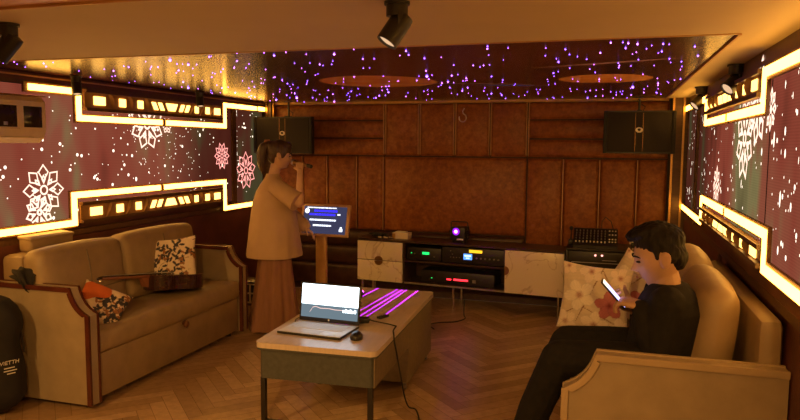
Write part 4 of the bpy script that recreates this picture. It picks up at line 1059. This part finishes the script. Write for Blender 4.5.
man = fuse(m, 'person', 'skinM', O_, None, .0045, 2)
tag(man, 'man in black sitting on the right sofa, head bent over a phone', 'person')
face_marks(man, hh, mt, inv)
hair_mesh(mt, hh, [((0, -.05, .74), (.345, .40, .30)), ((.0, .20, .93), (.25, .20, .12)), ((0, .02, .95), (.27, .30, .13)), ((0, -.22, .48), (.315, .21, .27)), ((.295, -.14, .55), (.060, .14, .17)), ((-.295, -.14, .55), (.060, .14, .17)), ((.315, .06, .60), (.030, .05, .12)), ((-.315, .06, .60), (.030, .05, .12)), ((.0, .33, .92), (.20, .12, .07)), ((.05, .38, .86), (.12, .06, .05))], 170, 4, inv, man, 'hair', .0045, .0028)
m = MB()
m.ring_loft([ellipse((.225, 3.16, .535), .145, .185), ellipse((.235, 3.16, .66), .145, .19), ellipse((.258, 3.16, .78), .15, .19), ellipse((.272, 3.16, .88), .145, .20), ellipse((.275, 3.16, .935), .12, .175), ellipse((.27, 3.157, .965), .095, .12), ellipse((.265, 3.155, .985), .078, .082), ])
m.ring_loft([ellipse((.265, 3.155, .94), .095, .100), ellipse((.268, 3.155, .992), .080, .084)])
for sh, el, wr in (((.25, 3.02, .925), (.218, 3.005, .675), (.150, 3.038, .893)), ((.25, 3.31, .925), (.183, 3.365, .69), (.15, 3.25, .835))):
    m.limb([sh, el, ((el[0] + wr[0]) / 2, (el[1] + wr[1]) / 2, (el[2] + wr[2]) / 2), wr], [.078, .062, .056, .040])
jk = fuse(m, 'jacket', 'jacket', O_, man, .007, 5); tag(jk, 'black long-sleeved top')
m = MB()
m.limb([(.22, 3.10, .632), (.22, 3.22, .632)], [.112, .112])
for y, kx in ((PN + .01, -.185), (PF, -.165)):
    m.limb([(.20, y, .635), (.03, y, .645), (kx, y, .645), (kx - .10, y, .40), (kx - .185, y, .125)], [.108, .094, .080, .074, .064])
tr = fuse(m, 'trousers', 'trouserM', O_, man, .007, 5); tag(tr, 'black trousers')
for y, kx in ((PN, -.185), (PF, -.165)):
    m = MB(); m.limb([(kx - .15, y, .070), (kx - .25, y, .062), (kx - .35, y, .048)], [.055, .052, .042]); m.bx(kx - .385, kx - .10, y - .04, y + .04, .001, .03, .01)
    o = fuse(m, 'shoe', 'black', O_, man, .006, 2)
# the phone in his hands
P0, P1 = Vector((-.012, 3.115, .985)), Vector((.082, 3.115, .880)); ax = (P1 - P0); L = ax.length; c = (P0 + P1) / 2
nrm = Vector((.745, -.05, .667)).normalized()
Z = -ax.normalized(); Yn = -(nrm - nrm.dot(Z) * Z).normalized(); Xn = Yn.cross(Z)
mtp = Matrix(((Xn.x, Yn.x, Z.x, c.x), (Xn.y, Yn.y, Z.y, c.y), (Xn.z, Yn.z, Z.z, c.z), (0, 0, 0, 1)))
t = thing('smartphone', 'smartphone with a lit screen held by the seated man', 'phone'); t.matrix_world = mtp
m = MB(); m.box((0, 0, 0), (.072, .009, L + .012), .003); m.build('case', 'black', t)
M['phone'] = em('phone_screen_light', (.50, .45, 1), 2.0); M['phone2'] = em('phone_screen_warm', (1, .8, .55), 1.8)
m = MB(); m.bx(-.033, .033, -.0056, -.0047, -L / 2, L / 2 - .03); m.build('screen', 'phone', t, smooth=False)
m = MB(); m.bx(-.033, .033, -.0056, -.0047, L / 2 - .0298, L / 2); m.build('screen_banner', 'phone2', t, smooth=False)

# the standing singer --------------------------------------------------
O_ = Vector((-2.68, 5.09, 0)); inv = Matrix.Translation(-O_)
fw = Vector((.88, .47, 0)).normalized(); rt = Vector((fw.y, -fw.x, 0)); hh = .232
hc = Vector((-2.630, 5.10, 1.492)); mt = frame(hc, fw + Vector((0, 0, -.10))) @ Matrix.Translation((0, 0, -hh / 2))
m = MB(); add_head(m, hh, mt)
m.limb([O_ + Vector((-.005, 0, 1.24)), O_ + Vector((-.005, 0, 1.32)), O_ + Vector((.012, .005, 1.40))], [.060, .047, .046])
A = dict(ax=rt, ay=fw)
m.ring_loft([ellipse(O_ + Vector((0, 0, z)), a, b_, **A) for z, a, b_ in ((.74, .155, .105), (.85, .15, .10), (.98, .125, .085), (1.12, .145, .10), (1.22, .150, .085), (1.29, .07, .06))])
shR, elR, wrR = O_ + rt * .155 + Vector((0, 0, 1.235)), Vector((-2.372, 4.93, 1.105)), Vector((-2.405, 5.015, 1.365))
m.limb([shR, elR, wrR], [.047, .037, .024])
shL, elL, wrL = O_ - rt * .155 + Vector((0, 0, 1.235)), Vector((-2.66, 5.33, .99)), Vector((-2.475, 5.28, .855))
m.limb([shL, elL, wrL], [.047, .037, .024])
for s in (-1, 1):
    b_ = O_ + rt * s * .085; m.limb([b_ + Vector((0, 0, .76)), b_ + Vector((0, 0, .44)), b_ + Vector((-.01, 0, .08))], [.085, .055, .038]); m.limb([b_ + Vector((-.01, 0, .05)), b_ + fw * .14 + Vector((0, 0, .035))], [.036, .028])
mic0, mic1 = Vector((-2.515, 5.125, 1.432)), Vector((-2.305, 5.02, 1.402)); md = (mic1 - mic0).normalized()
add_hand(m, wrR, Vector((-.25, .45, .85)), Vector((-.30, .80, -.35)), md * -1, .86, (.75, .9, .7), .55)
add_hand(m, wrL, Vector((.75, -.15, -.45)), Vector((0, -.3, -.8)), Vector((.2, -.8, 0)), .86, (.3, .3, .2), .2)
woman = fuse(m, 'person', 'skinW', O_, None, .0055, 3)
woman.location += Vector((-.04, .12, 0))
tag(woman, 'woman in a tan cape blouse standing with her back turned, singing', 'person')
face_marks(woman, hh, mt, inv)
hr = hair_mesh(mt, hh, [((0, -.06, .66), (.375, .44, .40)), ((0, -.38, .80), (.20, .16, .18)), ((0, .20, .90), (.24, .20, .12)), ((0, -.24, .42), (.27, .20, .25)), ((.27, .04, .60), (.085, .16, .22)), ((-.27, .04, .60), (.085, .16, .22))], 60, 8, inv, woman, 'hairW', .006, .003)
hz = lambda y, z: tuple(inv @ (mt @ Vector((0, y * hh, z * hh))))
m = MB(); pts = [hz(-.45, .86), hz(-.60, .72), hz(-.66, .48), hz(-.64, .22), hz(-.60, -.02), hz(-.55, -.22)]
m.limb(pts, [.030, .042, .044, .040, .030, .012], 12)
o = m.build('ponytail', 'hairW', None, smooth=False, fix=False); modify(o, ('REMESH', dict(mode='VOXEL', voxel_size=.006)), ('SMOOTH', dict(iterations=3, factor=.5))); o.parent = woman
m = MB(); m.tube([hz(-.40, .98), hz(-.55, .94), hz(-.60, .80)], [.012, .018, .012], 8); m.build('hair_tie', 'trouserW', woman)
# cape blouse
R = []
for z, a, b_, fo in ((.635, .262, .235, .030), (.655, .262, .236, .030), (.76, .250, .222, .024), (.90, .230, .205, .018), (1.08, .205, .178, .012), (1.18, .182, .145, .006), (1.245, .150, .108, .0), (1.285, .11, .08, 0), (1.315, .066, .062, 0), (1.335, .058, .056, 0)):
    R.append([p for p in ellipse(O_ + Vector((-.012, 0, z)), a, b_, 72, fold=fo, nf=5, ph=.6, **A)])
Rin = [[(O_ + Vector((-.012, 0, p.z)) + (p - (O_ + Vector((-.012, 0, p.z)))) * .965) for p in r] for r in R]
m = MB(); m.ring_loft(R + Rin[::-1], cap=False)
vs = m.bm.verts[:]; n = 72
for i in range(n):
    m.bm.faces.new([vs[i], vs[(i + 1) % n], vs[len(vs) - n + (i + 1) % n], vs[len(vs) - n + i]])
o = m.build('cape_blouse', 'blouse', None, angle=60); o.data.transform(inv); o.parent = woman
def sleeve(a, b, c, r0, r1, r2):
    m = MB(); m.tube([a, a.lerp(b, .5), b, c], [r0, (r0 + r1) / 2, r1, r2], 24); o = m.build('sleeve', 'blouse', None, angle=60); o.data.transform(inv); o.parent = woman
sleeve(shR - rt * .03 + Vector((0, 0, .0)), shR.lerp(elR, .62), shR.lerp(elR, .92), .075, .078, .086)
sleeve(shL, shL.lerp(elL, .7), elL, .07, .065, .06); 
m = MB(); m.limb([elL, elL.lerp(wrL, .85)], [.055, .060], 16); o = m.build('cuff', 'blouse', None); o.data.transform(inv); o.parent = woman
# wide trousers
for s in (-1, 1):
    R = []
    for i in range(13):
        q = i / 12; z = .80 - .775 * q; r = .105 + .075 * q ** 1.2; fo = .10 * q ** .7 + .012
        R.append(ellipse(O_ + rt * s * (.080 + .035 * q) + Vector((-.015 * q, 0, z)), r * .95, r * 1.12, 60, fold=fo, nf=6, ph=s * 1.3, **A))
    m = MB(); m.ring_loft(R); o = m.build('trouser_leg', 'trouserW', None, angle=70); o.data.transform(inv); o.parent = woman
for s in (-1, 1):
    m = MB(); b_ = O_ + rt * s * .11; m.limb([b_ + fw * .05 + Vector((0, 0, .032)), b_ + fw * .19 + Vector((0, 0, .026))], [.032, .025]); m.build('shoe', 'black', None); o = bpy.context.scene.objects[-1] if False else None
for o in [q for q in C.objects if q.name.startswith('shoe') and q.parent is None]: o.data.transform(inv); o.parent = woman
t = thing('microphone', 'black wireless microphone held to the singer\'s mouth', 'microphone', mic0 + Vector((-.04, .12, 0)))
def rel(p): return tuple(Vector(p) - mic0)
m = MB(); m.sphere((0, 0, 0), .027, 3); m.build('grille_head', 'steel', t)
m = MB(); m.tube([rel(mic0 + md * .015), rel(mic0 + md * .03), rel(mic0 + md * .19)], [.024, .019, .015], 16); m.build('handle', 'brass', t)
m = MB(); m.tube([rel(mic0 + md * .1905), rel(mic0 + md * .235)], [.017, .016], 16); m.build('end_cap', 'black', t)

# ------------------------------------------------------------------ light and camera
w = bpy.data.worlds.new('World'); bpy.context.scene.world = w; w.use_nodes = True
w.node_tree.nodes['Background'].inputs[0].default_value = (.10, .05, .02, 1); w.node_tree.nodes['Background'].inputs[1].default_value = .3

# the laser projector's beams: a spot lamp whose light is cut into thin planes
S = on_console(1.023, -.06, ZC_ + .11)
l = bpy.data.lights.new('laser_beam', 'SPOT'); l.energy = 3500; l.color = (1, 1, 1); l.spot_size = math.radians(60); l.spot_blend = 0; l.shadow_soft_size = .0
lo = bpy.data.objects.new('laser_beam', l); C.objects.link(lo); lo.location = S
aim = Vector((-1.48, 4.2, .5)) - S; q = aim.to_track_quat('-Z', 'Y'); lo.rotation_mode = 'QUATERNION'; lo.rotation_quaternion = q
Ri = q.to_matrix().inverted(); l.use_nodes = True; t = l.node_tree; t.nodes.clear()
out = t.nodes.new('ShaderNodeOutputLight'); e = t.nodes.new('ShaderNodeEmission'); t.links.new(e.outputs[0], out.inputs[0]); e.inputs['Color'].default_value = (.50, .01, 1, 1)
tc = t.nodes.new('ShaderNodeTexCoord'); acc = None
def math_n(op, a, b):
    n = t.nodes.new('ShaderNodeMath'); n.operation = op
    for i, v in enumerate((a, b)):
        if v is None: continue
        if isinstance(v, (int, float)): n.inputs[i].default_value = v
        else: t.links.new(v, n.inputs[i])
    return n.outputs[0]
nv = t.nodes.new('ShaderNodeVectorMath'); nv.operation = 'NORMALIZE'; t.links.new(tc.outputs['Normal'], nv.inputs[0])
def dot(vec):
    d = t.nodes.new('ShaderNodeVectorMath'); d.operation = 'DOT_PRODUCT'; t.links.new(nv.outputs[0], d.inputs[0]); d.inputs[1].default_value = Ri @ vec; return d.outputs['Value']
elev = dot(Vector((0, 0, 1)))
for A_, B_, w_, hi in (((-1.65, 4.78), (-1.70, 4.0), .0022, -.110), ((-1.50, 4.78), (-1.56, 3.55), .0022, -.088), ((-1.46, 4.78), (-1.50, 3.45), .0030, -.088), ((-1.425, 4.78), (-1.45, 3.40), .0022, -.088), ((-1.34, 4.80), (-1.34, 4.03), .0022, -.110)):
    a, b = Vector((*A_, .5)) - S, Vector((*B_, .5)) - S; n = a.cross(b).normalized()
    hit = math_n('LESS_THAN', math_n('ABSOLUTE', dot(n), None), w_); hit = math_n('MULTIPLY', hit, math_n('LESS_THAN', elev, hi)); hit = math_n('MULTIPLY', hit, math_n('GREATER_THAN', elev, -.30))
    acc = hit if acc is None else math_n('MAXIMUM', acc, hit)
t.links.new(math_n('MULTIPLY', acc, 1.0), e.inputs['Strength'])
lo.parent = None

f_px, yaw, pitch, roll = 680.034, .298157, .094484, -.007484
cy, sy, cp, sp, cr, sr = math.cos(yaw), math.sin(yaw), math.cos(pitch), math.sin(pitch), math.cos(roll), math.sin(roll)
F = Vector((-sy * cp, cy * cp, -sp)); Rr = Vector((cy, sy, 0)); Dn = F.cross(Rr)
R2 = cr * Rr + sr * Dn; U2 = -(-sr * Rr + cr * Dn)
cam = bpy.data.cameras.new('Camera'); co = bpy.data.objects.new('Camera', cam); C.objects.link(co)
cam.sensor_fit = 'HORIZONTAL'; cam.sensor_width = 36; cam.lens = f_px * 36 / 800; cam.clip_start = .05; cam.clip_end = 50
co.matrix_world = Matrix(((R2.x, U2.x, -F.x, 0), (R2.y, U2.y, -F.y, 0), (R2.z, U2.z, -F.z, CAM_H), (0, 0, 0, 1)))
sc_ = bpy.context.scene; sc_.camera = co
vs_ = sc_.view_settings; vs_.view_transform = 'Standard'; vs_.look = 'None'; vs_.gamma = 1; vs_.use_curve_mapping = False; vs_.exposure = .68
